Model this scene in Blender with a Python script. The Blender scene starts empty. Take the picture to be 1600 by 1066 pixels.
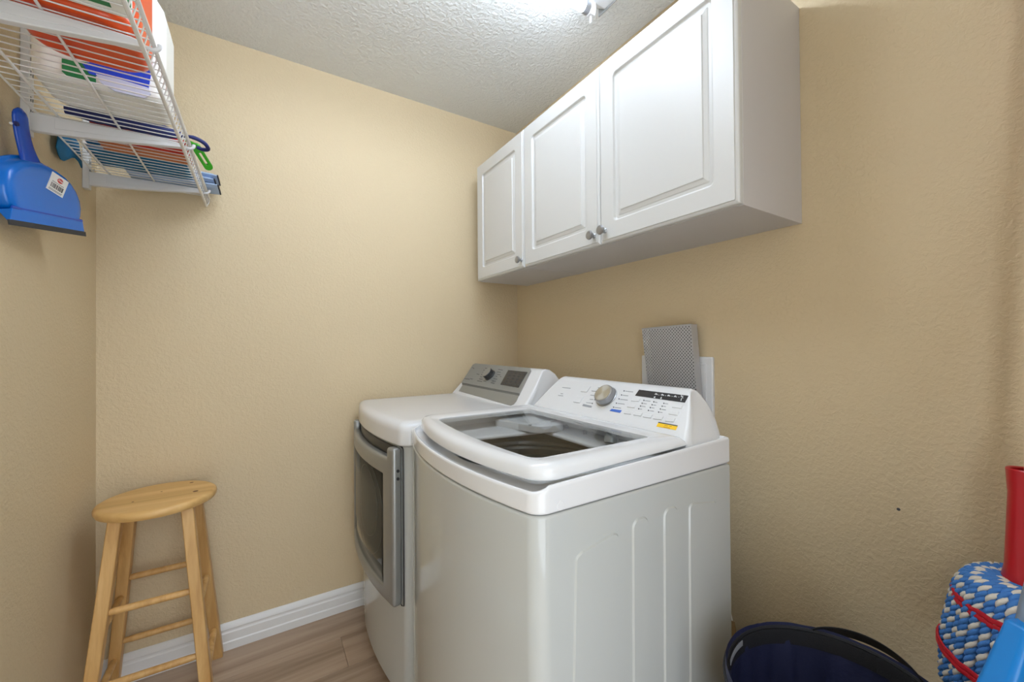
import bpy, bmesh, math, random
from mathutils import Vector, Matrix
random.seed(7)
PI = math.pi
scene = bpy.context.scene
COL = scene.collection

# ------------------------------------------------------------------ camera
F_PX, YAW, PITCH, ROLL = 625.84, math.radians(31.907), math.radians(0.468), math.radians(-0.436)
CAM = Vector((-1.2642, -1.9692, 1.2040))
FW = Vector((math.sin(YAW) * math.cos(PITCH), math.cos(YAW) * math.cos(PITCH), math.sin(PITCH)))
R0 = Vector((math.cos(YAW), -math.sin(YAW), 0))
U0 = R0.cross(FW)
RT = math.cos(ROLL) * R0 + math.sin(ROLL) * U0
UP = -math.sin(ROLL) * R0 + math.cos(ROLL) * U0
cd = bpy.data.cameras.new('camera')
cd.sensor_width = 36.0
cd.lens = F_PX / 1600 * 36.0
cd.clip_start = 0.02
cam = bpy.data.objects.new('camera', cd)
COL.objects.link(cam)
M = Matrix((RT, UP, -FW)).transposed().to_4x4()
M.translation = CAM
cam.matrix_world = M
scene.camera = cam

# ------------------------------------------------------------------ world, exposure
world = bpy.data.worlds.new('world')
scene.world = world
world.use_nodes = True
bg = world.node_tree.nodes['Background']
bg.inputs['Color'].default_value = (0.93, 1.0, 1.08, 1)
bg.inputs['Strength'].default_value = 3.5
scene.view_settings.view_transform = 'Standard'
scene.view_settings.look = 'None'
scene.view_settings.exposure = 0.0
scene.view_settings.gamma = 1.0
scene.view_settings.use_curve_mapping = False
TUBE_STRENGTH = 31.0

# ------------------------------------------------------------------ pixel helpers
def ray(px, py):
    return (FW * F_PX + RT * (px - 800) + UP * (533 - py)) / F_PX
def on(px, py, axis, val):
    d = ray(px, py)
    i = 'XYZ'.index(axis)
    return CAM + d * ((val - CAM[i]) / d[i])
def onplane(px, py, P, n):
    d = ray(px, py)
    return CAM + d * ((P - CAM).dot(n) / d.dot(n))
def atdepth(px, py, t):
    return CAM + ray(px, py) * t

# ------------------------------------------------------------------ materials
def mat(name, color, rough=0.5, metal=0.0, **kw):
    m = bpy.data.materials.new(name)
    m.use_nodes = True
    b = m.node_tree.nodes['Principled BSDF']
    b.inputs['Base Color'].default_value = (*color, 1)
    b.inputs['Roughness'].default_value = rough
    b.inputs['Metallic'].default_value = metal
    for k, v in kw.items():
        b.inputs[k].default_value = v
    return m
def N(m, t, **kw):
    n = m.node_tree.nodes.new(t)
    for k, v in kw.items():
        setattr(n, k, v)
    return n
def L(m, a, b):
    m.node_tree.links.new(a, b)
def srgb(r, g, b):
    f = lambda c: (c / 255 / 12.92) if c / 255 <= 0.04045 else ((c / 255 + 0.055) / 1.055) ** 2.4
    return (f(r), f(g), f(b))
def coords(m, scale=(1, 1, 1), rnd=False, kind='Object'):
    tc = N(m, 'ShaderNodeTexCoord')
    mp = N(m, 'ShaderNodeMapping')
    mp.inputs['Scale'].default_value = scale
    L(m, tc.outputs[kind], mp.inputs['Vector'])
    if rnd:
        oi = N(m, 'ShaderNodeObjectInfo')
        mul = N(m, 'ShaderNodeMath', operation='MULTIPLY')
        mul.inputs[1].default_value = 37.0
        L(m, oi.outputs['Random'], mul.inputs[0])
        L(m, mul.outputs[0], mp.inputs['Location'])
        return mp.outputs['Vector'], oi
    return mp.outputs['Vector']
def noise_bump(m, scale, strength, dist, detail=3, vec=None, rough=0.55):
    nz = N(m, 'ShaderNodeTexNoise')
    nz.inputs['Scale'].default_value = scale
    nz.inputs['Detail'].default_value = detail
    nz.inputs['Roughness'].default_value = rough
    if vec is None:
        vec = coords(m)
    L(m, vec, nz.inputs['Vector'])
    bp = N(m, 'ShaderNodeBump')
    bp.inputs['Strength'].default_value = strength
    bp.inputs['Distance'].default_value = dist
    L(m, nz.outputs[0], bp.inputs['Height'])
    L(m, bp.outputs[0], m.node_tree.nodes['Principled BSDF'].inputs['Normal'])
    return nz, bp
def textured_paint(name, color, scale, strength, dist):
    """orange-peel / knock-down plaster: noise squeezed into soft flat islands"""
    m = mat(name, color, 0.62)
    vec = coords(m)
    nz = N(m, 'ShaderNodeTexNoise')
    nz.inputs['Scale'].default_value = scale
    nz.inputs['Detail'].default_value = 4
    nz.inputs['Distortion'].default_value = 0.6
    L(m, vec, nz.inputs['Vector'])
    rp = N(m, 'ShaderNodeValToRGB')
    rp.color_ramp.elements[0].position = 0.42
    rp.color_ramp.elements[1].position = 0.62
    L(m, nz.outputs[0], rp.inputs[0])
    bp = N(m, 'ShaderNodeBump')
    bp.inputs['Strength'].default_value = strength
    bp.inputs['Distance'].default_value = dist
    L(m, rp.outputs[0], bp.inputs['Height'])
    L(m, bp.outputs[0], m.node_tree.nodes['Principled BSDF'].inputs['Normal'])
    return m
M_wall = textured_paint('beige_wall_paint', srgb(210, 191, 156), 95, 0.30, 0.003)
M_ceil = textured_paint('grey_white_ceiling', srgb(224, 226, 224), 70, 0.5, 0.004)
M_trim = mat('white_trim_paint', srgb(226, 226, 224), 0.35)
M_cab = mat('white_thermofoil', srgb(206, 206, 203), 0.38)
M_cabside = mat('white_melamine', srgb(200, 198, 199), 0.45)
M_enamel = mat('white_enamel', srgb(190, 193, 190), 0.09)
M_plastic = mat('white_gloss_plastic', srgb(224, 225, 226), 0.13)
M_plasticm = mat('white_satin_plastic', srgb(222, 223, 224), 0.32)
M_silver = mat('silver_paint', srgb(158, 160, 158), 0.34, 0.55)
M_silverd = mat('brushed_silver_panel', srgb(150, 152, 150), 0.42, 0.45)
M_chrome = mat('satin_nickel', srgb(160, 161, 162), 0.3, 0.75)
M_steel = mat('drum_steel', srgb(108, 110, 108), 0.34, 0.12)
M_black = mat('black_plastic', (0.012, 0.012, 0.014), 0.35)
M_dark = mat('charcoal_plastic', (0.035, 0.036, 0.038), 0.3)
M_display = mat('display_panel', (0.03, 0.03, 0.033), 0.18)
M_print = mat('grey_print', srgb(150, 152, 156), 0.5)
M_printw = mat('white_print', srgb(225, 228, 230), 0.5)
M_printd = mat('dark_print', srgb(70, 72, 76), 0.5)
M_blueprint = mat('blue_print', srgb(62, 104, 190), 0.5)
M_yellow = mat('yellow_sticker', srgb(246, 200, 20), 0.45)
M_wire = mat('white_vinyl_wire', srgb(226, 225, 222), 0.35)
M_bracket = mat('white_steel_bracket', srgb(214, 214, 214), 0.4)
M_bluepl = mat('blue_plastic', srgb(0, 108, 205), 0.22)
M_bluedk = mat('deep_blue_plastic', srgb(6, 72, 178), 0.22)
M_rubber = mat('dark_rubber', (0.03, 0.033, 0.038), 0.6)
M_paper = mat('white_paper', srgb(238, 238, 236), 0.6)
M_redpr = mat('red_print', srgb(196, 40, 34), 0.5)
M_orange = mat('orange_plastic', srgb(226, 84, 26), 0.3)
M_jug = mat('white_hdpe', srgb(236, 236, 230), 0.35)
M_green = mat('green_label', srgb(30, 120, 66), 0.45)
M_blue = mat('blue_label', srgb(30, 70, 200), 0.4)
M_lav = mat('pale_lavender_label', srgb(196, 202, 222), 0.4)
M_navy = mat('navy_nylon', srgb(24, 34, 96), 0.6)
M_brightgreen = mat('bright_green_plastic', srgb(60, 160, 40), 0.25)
M_redpl = mat('red_plastic', srgb(178, 26, 34), 0.3)
M_pole = mat('red_painted_pole', srgb(205, 70, 66), 0.3)
M_grey = mat('grey_pole', srgb(120, 134, 152), 0.35)
M_skyblue = mat('sky_blue_plastic', srgb(10, 122, 200), 0.3)
M_foot = mat('rubber_foot', (0.02, 0.02, 0.02), 0.7)
M_cardboard = mat('tan_cardboard', srgb(178, 146, 98), 0.8)

def fabric(name, color, scale=240, strength=0.5, rough=0.9):
    m = mat(name, color, rough)
    noise_bump(m, scale, strength, 0.002)
    return m
M_terryblue = fabric('pale_blue_terry', srgb(168, 190, 222))
M_teal = fabric('teal_cloth', srgb(22, 104, 148))
M_redcloth = fabric('red_cloth', srgb(200, 52, 36))
M_orangemesh = fabric('orange_scrubber', srgb(204, 128, 84), 400, 1.0)
M_whitecloth = fabric('white_cloth', srgb(214, 218, 222))
M_navyfab = fabric('navy_hamper_fabric', srgb(38, 42, 74), 120, 0.35, 0.55)
M_blackfab = fabric('black_binding', srgb(34, 34, 38), 300, 0.4, 0.7)
M_greentuft = fabric('dark_green_bristle', srgb(62, 92, 58), 300, 1.0)
M_trimfab = fabric('charcoal_hem', srgb(46, 48, 58))
M_ropeb = fabric('blue_yarn', srgb(68, 126, 196), 500, 0.4)
M_ropew = fabric('cream_yarn', srgb(222, 214, 200), 500, 0.4)
M_redband = fabric('red_stitch', srgb(196, 22, 40), 300, 0.5, 0.6)
M_greyfab = fabric('grey_label_fabric', srgb(150, 152, 158), 300, 0.3)

def glass(name, tint, mixfac, rough=0.03):
    """thin clear panel: transparent with a fresnel mirror"""
    m = bpy.data.materials.new(name)
    m.use_nodes = True
    nt = m.node_tree
    nt.nodes.clear()
    out = nt.nodes.new('ShaderNodeOutputMaterial')
    tr = nt.nodes.new('ShaderNodeBsdfTransparent')
    tr.inputs[0].default_value = (*tint, 1)
    gl = nt.nodes.new('ShaderNodeBsdfGlossy')
    gl.inputs['Roughness'].default_value = rough
    fr = nt.nodes.new('ShaderNodeFresnel')
    fr.inputs[0].default_value = mixfac
    mx = nt.nodes.new('ShaderNodeMixShader')
    ge = nt.nodes.new('ShaderNodeNewGeometry')
    inv = nt.nodes.new('ShaderNodeMath')
    inv.operation = 'SUBTRACT'
    inv.inputs[0].default_value = 1.0
    nt.links.new(ge.outputs['Backfacing'], inv.inputs[1])
    mu = nt.nodes.new('ShaderNodeMath')
    mu.operation = 'MULTIPLY'
    nt.links.new(fr.outputs[0], mu.inputs[0])
    nt.links.new(inv.outputs[0], mu.inputs[1])
    nt.links.new(mu.outputs[0], mx.inputs[0])
    nt.links.new(tr.outputs[0], mx.inputs[1])
    nt.links.new(gl.outputs[0], mx.inputs[2])
    nt.links.new(mx.outputs[0], out.inputs[0])
    return m
M_glass = glass('tinted_lid_glass', (0.88, 0.89, 0.89), 1.18)
M_doorglass = glass('smoked_door_glass', (0.72, 0.73, 0.73), 1.22)

def wood(name, c1, c2, c3, axis, dens=1.0, rnd=True):
    m = mat(name, c1, 0.42)
    sc = [26 * dens, 26 * dens, 26 * dens]
    sc['XYZ'.index(axis)] = 1.6 * dens
    vec, oi = coords(m, tuple(sc), True)
    nz = N(m, 'ShaderNodeTexNoise')
    nz.inputs['Scale'].default_value = 1.0
    nz.inputs['Detail'].default_value = 6
    nz.inputs['Roughness'].default_value = 0.6
    nz.inputs['Distortion'].default_value = 0.5
    L(m, vec, nz.inputs['Vector'])
    rp = N(m, 'ShaderNodeValToRGB')
    e = rp.color_ramp.elements
    e[0].position, e[0].color = 0.28, (*c2, 1)
    e[1].position, e[1].color = 0.72, (*c1, 1)
    k = e.new(0.5)
    k.color = (*c3, 1)
    L(m, nz.outputs[0], rp.inputs[0])
    hs = N(m, 'ShaderNodeHueSaturation')
    mr = N(m, 'ShaderNodeMapRange')
    mr.inputs[3].default_value, mr.inputs[4].default_value = 0.88, 1.1
    L(m, oi.outputs['Random'], mr.inputs[0])
    L(m, mr.outputs[0], hs.inputs['Value'])
    L(m, rp.outputs[0], hs.inputs['Color'])
    b = m.node_tree.nodes['Principled BSDF']
    L(m, hs.outputs[0], b.inputs['Base Color'])
    bp = N(m, 'ShaderNodeBump')
    bp.inputs['Strength'].default_value = 0.12
    bp.inputs['Distance'].default_value = 0.002
    L(m, nz.outputs[0], bp.inputs['Height'])
    L(m, bp.outputs[0], b.inputs['Normal'])
    return m
M_plank = wood('greige_vinyl_plank', srgb(186, 164, 142), srgb(140, 118, 98), srgb(170, 147, 125), 'X', 0.7)
M_pine = wood('lacquered_pine_upright', srgb(222, 182, 122), srgb(184, 138, 78), srgb(208, 164, 102), 'Z', 1.3)
M_pinex = wood('lacquered_pine_flat', srgb(226, 188, 126), srgb(190, 146, 84), srgb(214, 172, 108), 'X', 0.8)
M_knot = mat('dark_pine_knot', srgb(104, 62, 28), 0.5)

def perforated(name, color):
    m = mat(name, color, 0.4, 0.3)
    nt = m.node_tree
    b = nt.nodes['Principled BSDF']
    vec = coords(m, (1, 1, 1))
    rot = N(m, 'ShaderNodeMapping')
    rot.inputs['Rotation'].default_value = (PI / 4, 0, 0)
    rot.inputs['Scale'].default_value = (1, 1, 1)
    L(m, vec, rot.inputs['Vector'])
    sep = N(m, 'ShaderNodeSeparateXYZ')
    L(m, rot.outputs[0], sep.inputs[0])
    outs = []
    for ax in ('Y', 'Z'):
        mu = N(m, 'ShaderNodeMath', operation='MULTIPLY')
        mu.inputs[1].default_value = 2 * PI / 0.0084
        L(m, sep.outputs[ax], mu.inputs[0])
        sn = N(m, 'ShaderNodeMath', operation='SINE')
        L(m, mu.outputs[0], sn.inputs[0])
        outs.append(sn)
    ad = N(m, 'ShaderNodeMath', operation='ADD')
    L(m, outs[0].outputs[0], ad.inputs[0])
    L(m, outs[1].outputs[0], ad.inputs[1])
    gt = N(m, 'ShaderNodeMath', operation='LESS_THAN')
    gt.inputs[1].default_value = 0.55
    L(m, ad.outputs[0], gt.inputs[0])
    L(m, gt.outputs[0], b.inputs['Alpha'])
    return m
M_perf = perforated('perforated_grey_steel', srgb(196, 197, 200))
M_greysteel = mat('grey_painted_steel', srgb(188, 188, 190), 0.4, 0.2)
M_tube = bpy.data.materials.new('lit_fluorescent_tube')
M_tube.use_nodes = True
M_tube.node_tree.nodes.clear()
_o = M_tube.node_tree.nodes.new('ShaderNodeOutputMaterial')
_e = M_tube.node_tree.nodes.new('ShaderNodeEmission')
_e.inputs[0].default_value = (0.88, 1.0, 1.17, 1)
_e.inputs[1].default_value = TUBE_STRENGTH
M_tube.node_tree.links.new(_e.outputs[0], _o.inputs[0])

# ------------------------------------------------------------------ object helpers
ORG = {}
def thing(name, label, cat, loc=(0, 0, 0), group=None):
    o = bpy.data.objects.new(name, None)
    o.empty_display_size = 0.05
    COL.objects.link(o)
    o.location = loc
    o['label'] = label
    o['category'] = cat
    if group:
        o['group'] = group
    ORG[o.name] = Vector(loc)
    return o
def tag(o, label, cat, group=None):
    o['label'] = label
    o['category'] = cat
    if group:
        o['group'] = group
    return o
def structure(o):
    o['kind'] = 'structure'
    return o
def obj(name, vf, m, parent=None, smooth=True, bevel=0.0, seg=2, origin=None, subsurf=0, solid=0.0, angle=35, wn=True):
    """vf = (verts, faces[, material indices]) in WORLD coordinates"""
    verts, faces = vf[0], vf[1]
    if parent is not None:
        org = ORG[parent.name]
    else:
        org = Vector(origin) if origin is not None else Vector((0, 0, 0))
    me = bpy.data.meshes.new(name)
    me.from_pydata([tuple(Vector(v) - org) for v in verts], [], faces)
    mats = m if isinstance(m, (list, tuple)) else [m]
    for k in mats:
        me.materials.append(k)
    if len(vf) > 2:
        for p, i in zip(me.polygons, vf[2]):
            p.material_index = i
    bm = bmesh.new()
    bm.from_mesh(me)
    bmesh.ops.recalc_face_normals(bm, faces=bm.faces)
    bm.to_mesh(me)
    bm.free()
    if smooth:
        me.polygons.foreach_set('use_smooth', [True] * len(me.polygons))
        me.set_sharp_from_angle(angle=math.radians(angle))
    o = bpy.data.objects.new(name, me)
    COL.objects.link(o)
    if parent is not None:
        o.parent = parent
    else:
        o.location = org
    ORG[o.name] = org
    if solid:
        s = o.modifiers.new('solid', 'SOLIDIFY')
        s.thickness = solid
        s.offset = 0
    if bevel:
        b = o.modifiers.new('bevel', 'BEVEL')
        b.width = bevel
        b.segments = seg
        b.limit_method = 'ANGLE'
        b.angle_limit = math.radians(30)
        b.harden_normals = False
    if smooth and wn:
        w = o.modifiers.new('wn', 'WEIGHTED_NORMAL')
        w.keep_sharp = True
        w.weight = 60
    if subsurf:
        s = o.modifiers.new('sub', 'SUBSURF')
        s.levels = s.render_levels = subsurf
    return o
def inst(src, loc_world, parent, name=None):
    """share src's mesh; src mesh is authored around its own origin"""
    o = bpy.data.objects.new(name or src.name.split('.')[0], src.data)
    COL.objects.link(o)
    o.parent = parent
    o.location = Vector(loc_world) - ORG[parent.name]
    for md in src.modifiers:
        n = o.modifiers.new(md.name, md.type)
        for a in ('width', 'segments', 'limit_method', 'angle_limit', 'thickness', 'offset', 'levels', 'render_levels'):
            if hasattr(md, a):
                setattr(n, a, getattr(md, a))
    return o
def join(*vfs):
    V, Fc, Mi = [], [], []
    for k in vfs:
        n = len(V)
        V += list(k[0])
        Fc += [tuple(i + n for i in f) for f in k[1]]
        Mi += list(k[2]) if len(k) > 2 else [0] * len(k[1])
    return V, Fc, Mi
def setmat(vf, i):
    return vf[0], vf[1], [i] * len(vf[1])
def box(x0, x1, y0, y1, z0, z1):
    v = [(x, y, z) for x in (x0, x1) for y in (y0, y1) for z in (z0, z1)]
    return v, [(0, 1, 3, 2), (4, 6, 7, 5), (0, 4, 5, 1), (2, 3, 7, 6), (0, 2, 6, 4), (1, 5, 7, 3)]
def loft(rings, cap0=True, cap1=True, closed=False):
    n = len(rings[0])
    V = [p for r in rings for p in r]
    Fc = []
    m = len(rings)
    for a in range(m if closed else m - 1):
        b = (a + 1) % m
        for i in range(n):
            j = (i + 1) % n
            Fc.append((a * n + i, a * n + j, b * n + j, b * n + i))
    if not closed:
        if cap0:
            Fc.append(tuple(range(n))[::-1])
        if cap1:
            Fc.append(tuple((m - 1) * n + i for i in range(n)))
    return V, Fc
def frame_of(d):
    d = Vector(d).normalized()
    a = Vector((0, 0, 1)) if abs(d.z) < 0.9 else Vector((1, 0, 0))
    u = d.cross(a).normalized()
    return d, u, d.cross(u).normalized()
def lathe(base, axis, prof, n=24, cap0=True, cap1=True):
    """prof = [(radius, distance along axis)]"""
    d, u, v = frame_of(axis)
    base = Vector(base)
    rings = [[base + d * h + (u * math.cos(2 * PI * i / n) + v * math.sin(2 * PI * i / n)) * r for i in range(n)] for r, h in prof]
    return loft(rings, cap0, cap1)
def cyl(a, b, r, n=12, r2=None):
    a, b = Vector(a), Vector(b)
    return lathe(a, b - a, [(r, 0), (r if r2 is None else r2, (b - a).length)], n)
def tube(pts, r, n=8, cap=True):
    pts = [Vector(p) for p in pts]
    rr = r if isinstance(r, (list, tuple)) else [r] * len(pts)
    rings = []
    t0 = (pts[1] - pts[0]).normalized()
    _, u, _ = frame_of(t0)
    for i, p in enumerate(pts):
        t = (pts[min(i + 1, len(pts) - 1)] - pts[max(i - 1, 0)]).normalized()
        u = (u - t * u.dot(t)).normalized()
        v = t.cross(u)
        rings.append([p + (u * math.cos(2 * PI * k / n) + v * math.sin(2 * PI * k / n)) * rr[i] for k in range(n)])
    return loft(rings, cap, cap)
def spline(pts, n=8):
    """catmull-rom through pts"""
    P = [Vector(p) for p in pts]
    P = [2 * P[0] - P[1]] + P + [2 * P[-1] - P[-2]]
    out = []
    for i in range(1, len(P) - 2):
        for k in range(n):
            t = k / n
            out.append(0.5 * ((2 * P[i]) + (P[i + 1] - P[i - 1]) * t + (2 * P[i - 1] - 5 * P[i] + 4 * P[i + 1] - P[i + 2]) * t * t
                              + (3 * P[i] - P[i - 1] - 3 * P[i + 1] + P[i + 2]) * t ** 3))
    out.append(P[-2])
    return out
def fillet(poly, rad, seg=6):
    out = []
    n = len(poly)
    for i, p in enumerate(poly):
        r = rad[i] if isinstance(rad, (list, tuple)) else rad
        if r <= 0:
            out.append(tuple(p))
            continue
        P = Vector(p)
        a = (Vector(poly[i - 1]) - P)
        b = (Vector(poly[(i + 1) % n]) - P)
        la, lb = a.length, b.length
        a.normalize()
        b.normalize()
        th = math.acos(max(-1, min(1, a.dot(b))))
        t = min(r / math.tan(th / 2), la * 0.98, lb * 0.98)
        r2 = t * math.tan(th / 2)
        c = P + (a + b).normalized() * (r2 / math.sin(th / 2))
        s, e = P + a * t - c, P + b * t - c
        ang = math.atan2(s.x * e.y - s.y * e.x, s.dot(e))
        for k in range(seg + 1):
            w = ang * k / seg
            out.append((c.x + s.x * math.cos(w) - s.y * math.sin(w), c.y + s.x * math.sin(w) + s.y * math.cos(w)))
    return out
def rrect(y0, y1, z0, z1, r, seg=5):
    return fillet([(y0, z0), (y1, z0), (y1, z1), (y0, z1)], r, seg)
def plate(quad, h, n, lift=0.0006):
    """prism on a plane: quad = 3-D points on the plane, n = outward normal"""
    n = Vector(n).normalized()
    a = [Vector(q) + n * (lift * 0.2 - 0.001) for q in quad]
    b = [Vector(q) + n * (lift + h) for q in quad]
    return loft([a, b])

# =================================================================== SETTING
W, H, YF = 1.762, 2.44, -2.30
def wallbox(name, b, m):
    return structure(obj(name, box(*b), m, smooth=False, origin=((b[0] + b[1]) / 2, (b[2] + b[3]) / 2, b[4])))
floor = wallbox('floor', (-W - 0.12, 0.12, YF - 0.5, 0.12, -0.06, -0.006), mat('subfloor', srgb(90, 78, 66), 0.8))
wallbox('ceiling', (-W - 0.12, 0.12, YF - 0.12, 0.12, H, H + 0.06), M_ceil)
wallbox('wall_back', (-W - 0.12, 0.12, 0, 0.12, -0.006, H), M_wall)
wallbox('wall_left', (-W - 0.12, -W, YF, 0, -0.006, H), M_wall)
wall_right = wallbox('wall_right', (0, 0.12, YF, 0, -0.006, H), M_wall)
DX0, DX1, DH = -1.66, -0.80, 2.04
wf = join(box(-W - 0.12, DX0, YF - 0.12, YF, -0.006, H), box(DX1, 0.12, YF - 0.12, YF, -0.006, H), box(DX0, DX1, YF - 0.12, YF, DH, H))
structure(obj('wall_front', wf[:2], M_wall, smooth=False, origin=(0, YF, 0)))
tr = join(box(DX0 - 0.055, DX0, YF, YF + 0.014, 0, DH + 0.055), box(DX1, DX1 + 0.055, YF, YF + 0.014, 0, DH + 0.055), box(DX0, DX1, YF, YF + 0.014, DH, DH + 0.055))
structure(obj('trim_1', tr[:2], M_trim, smooth=False, origin=(DX0, YF, 0), bevel=0.003))

# floor planks
PW, PL = 0.178, 1.22
pl_src = {}
row = 0
y = 0.0
while y > YF - 0.4:
    y1 = max(y - PW, YF - 0.4)
    x = -W + (-(0.37 * row * PL) % PL) - PL
    while x < 0:
        a, b = max(x, -W), min(x + PL, 0.0)
        if b - a > 0.02:
            key = (round(b - a, 3), round(y - y1, 3))
            cx, cy = (a + b) / 2, (y + y1) / 2
            if key not in pl_src:
                hx, hy = (b - a) / 2 - 0.0006, (y - y1) / 2 - 0.0006
                o = obj('plank', box(cx - hx, cx + hx, cy - hy, cy + hy, -0.006, 0), M_plank, None, smooth=False, bevel=0.0008, seg=1, origin=(cx, cy, 0))
                o.parent = floor
                o.location = Vector((cx, cy, 0)) - ORG[floor.name]
                pl_src[key] = o
            else:
                inst(pl_src[key], (cx, cy, 0), floor, 'plank')
        x += PL
    y -= PW
    row += 1

# baseboards: stepped colonial profile (thickness t, height z)
BBP = [(0, 0), (0.015, 0), (0.0155, 0.030), (0.013, 0.035), (0.0135, 0.066), (0.0105, 0.071), (0.0105, 0.077), (0.012, 0.081), (0.010, 0.092), (0.006, 0.099), (0.003, 0.103), (0, 0.103)]
def baseboard(name, mapf, a, b):
    v, f = loft([[mapf(a, t, z) for t, z in BBP], [mapf(b, t, z) for t, z in BBP]])
    return structure(obj(name, (v, f), M_trim, origin=mapf(a, 0, 0), angle=20))
baseboard('baseboard_back', lambda s, t, z: (s, -t, z), -W, 0)
baseboard('baseboard_left', lambda s, t, z: (-W + t, s, z), YF, -0.0155)
baseboard('baseboard_right', lambda s, t, z: (-t, s, z), YF, -0.0155)

# small nail hole mark in the right wall
q = on(1404, 796, 'X', 0)
o = obj('nail_hole', lathe((0.002, q.y, q.z), (-1, 0, 0), [(0.0035, 0), (0.0035, 0.0026), (0.0015, 0.0032)], 10), M_printd, wall_right)

# =================================================================== CEILING LIGHT
lt = thing('fluorescent_light', 'white fluorescent batten light with lit tubes on the ceiling', 'light', (-0.83, -0.985, H))
FX0, FX1, FY0, FY1 = -1.43, -0.225, -1.09, -0.915
obj('housing', loft([[(x, yy, z) for yy, z in ((FY0, H), (FY0, H - 0.022), (FY0 + 0.03, H - 0.045), (FY1 - 0.03, H - 0.045), (FY1, H - 0.022), (FY1, H))] for x in (FX0, FX1)]), M_plasticm, lt, bevel=0.003)
obj('end_plate', box(FX1 - 0.001, FX1 + 0.003, FY0 - 0.003, FY1 + 0.003, H - 0.05, H - 0.001), M_silverd, lt, bevel=0.002)
obj('end_plate', box(FX0 - 0.003, FX0 + 0.001, FY0 - 0.003, FY1 + 0.003, H - 0.05, H - 0.001), M_silverd, lt, bevel=0.002)
for yy in (-0.935, -1.07):
    t = obj('tube', lathe((FX0 + 0.035, yy, H - 0.066), (1, 0, 0), [(0.019, 0), (0.019, FX1 - FX0 - 0.130)], 20), M_tube, lt)
    for xa, xb in ((FX1 - 0.096, FX1 - 0.070), (FX0 + 0.012, FX0 + 0.036)):
        obj('tube_cap', lathe((xa, yy, H - 0.066), (1, 0, 0), [(0.017, 0), (0.0197, 0.004), (0.0197, 0.022), (0.016, xb - xa)], 20), M_chrome, t)
    for xa in (FX1 - 0.072, FX0 + 0.002):
        obj('lamp_holder', loft([[(x, yy + a, H + b) for a, b in ((-0.014, -0.03), (0.014, -0.03), (0.016, -0.07), (0.010, -0.088), (-0.010, -0.088), (-0.016, -0.07))] for x in (xa, xa + 0.024)]), M_plasticm, lt, bevel=0.002)
        obj('retaining_clip', box(xa + 0.009, xa + 0.013, yy - 0.004, yy + 0.004, H - 0.112, H - 0.085), M_plasticm, lt, bevel=0.001)

# =================================================================== WALL CABINETS
ZB, ZT, CD = 1.5306, 2.1298, 0.296
def loopx(ins, x, y0, y1, z0, z1, r):
    return [(x, a, b) for a, b in rrect(y0 + ins, y1 - ins, z0 + ins, z1 - ins, max(r, 0.0008), 5)]
def cab_door(root, y0, y1, knob_y, knob_z):
    z0, z1 = ZB + 0.002, ZT - 0.002
    xb = -CD - 0.0015
    prof = [(0.0, 0.0, .001), (0.0, 0.011, .001), (0.0012, 0.0135, .002), (0.0045, 0.0158, .003), (0.0085, 0.0166, .003), (0.0095, 0.0195, .003),
            (0.060, 0.0195, .014), (0.062, 0.0185, .014), (0.0645, 0.0130, .012), (0.067, 0.0115, .010), (0.075, 0.0115, .005), (0.0775, 0.0135, .003), (0.088, 0.0165, .001), (0.090, 0.0192, .001), (0.092, 0.0195, .001)]
    rings = [loopx(i, xb - d, y0, y1, z0, z1, r) for i, d, r in prof]
    d = obj('door', loft(rings), M_cab, root, angle=11)
    k = lathe((xb - 0.019, knob_y, knob_z), (-1, 0, 0), [(0.009, 0), (0.0085, 0.002), (0.0055, 0.005), (0.0055, 0.013), (0.0135, 0.018), (0.0155, 0.022), (0.0145, 0.026), (0.009, 0.029)], 20)
    obj('knob', k, M_chrome, d)
def cabinet(name, label, y0, y1):
    r = thing(name, label, 'cabinet', (-CD / 2, (y0 + y1) / 2, ZB), 'white wall cabinets')
    s = 0.016
    obj('side_panel', box(-CD, 0, y0, y0 + s, ZB, ZT), M_cabside, r, bevel=0.001)
    obj('side_panel', box(-CD, 0, y1 - s, y1, ZB, ZT), M_cabside, r, bevel=0.001)
    obj('bottom_panel', box(-CD, 0, y0 + s, y1 - s, ZB + 0.001, ZB + s), M_cabside, r)
    obj('top_panel', box(-CD, 0, y0 + s, y1 - s, ZT - s, ZT - 0.001), M_cabside, r)
    obj('back_panel', box(-0.008, -0.002, y0 + s, y1 - s, ZB + s, ZT - s), M_cabside, r)
    return r
c1 = cabinet('wall_cabinet', 'single-door white raised-panel wall cabinet next to the room corner', -0.5470, -0.1093)
cab_door(c1, -0.5455, -0.1095, -0.531, 1.566)
c2 = cabinet('wall_cabinet', 'double-door white raised-panel wall cabinet with two nickel knobs side by side', -1.4578, -0.5482)
cab_door(c2, -0.9999, -0.5492, -0.976, 1.566)
cab_door(c2, -1.4576, -1.0019, -1.026, 1.571)

# =================================================================== APPLIANCE OUTLINES
def plan(xb, xc, k, yc, hw, rf, rb, nf=22, seg=7):
    """top-view outline with a bowed front (towards -X)"""
    lim = hw - max(rf * 1.7, 0.01)
    poly = [(xb, yc + hw)]
    rad = [rb]
    poly.append((xc + k * hw * hw, yc + hw))
    rad.append(rf)
    for i in range(nf + 1):
        s = lim - 2 * lim * i / nf
        poly.append((xc + k * s * s, yc + s))
        rad.append(0)
    poly.append((xc + k * hw * hw, yc - hw))
    rad.append(rf)
    poly.append((xb, yc - hw))
    rad.append(rb)
    return fillet(poly, rad, seg)
def ring(pl, z):
    return [(x, y, z(x, y) if callable(z) else z) for x, y in pl]

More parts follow.
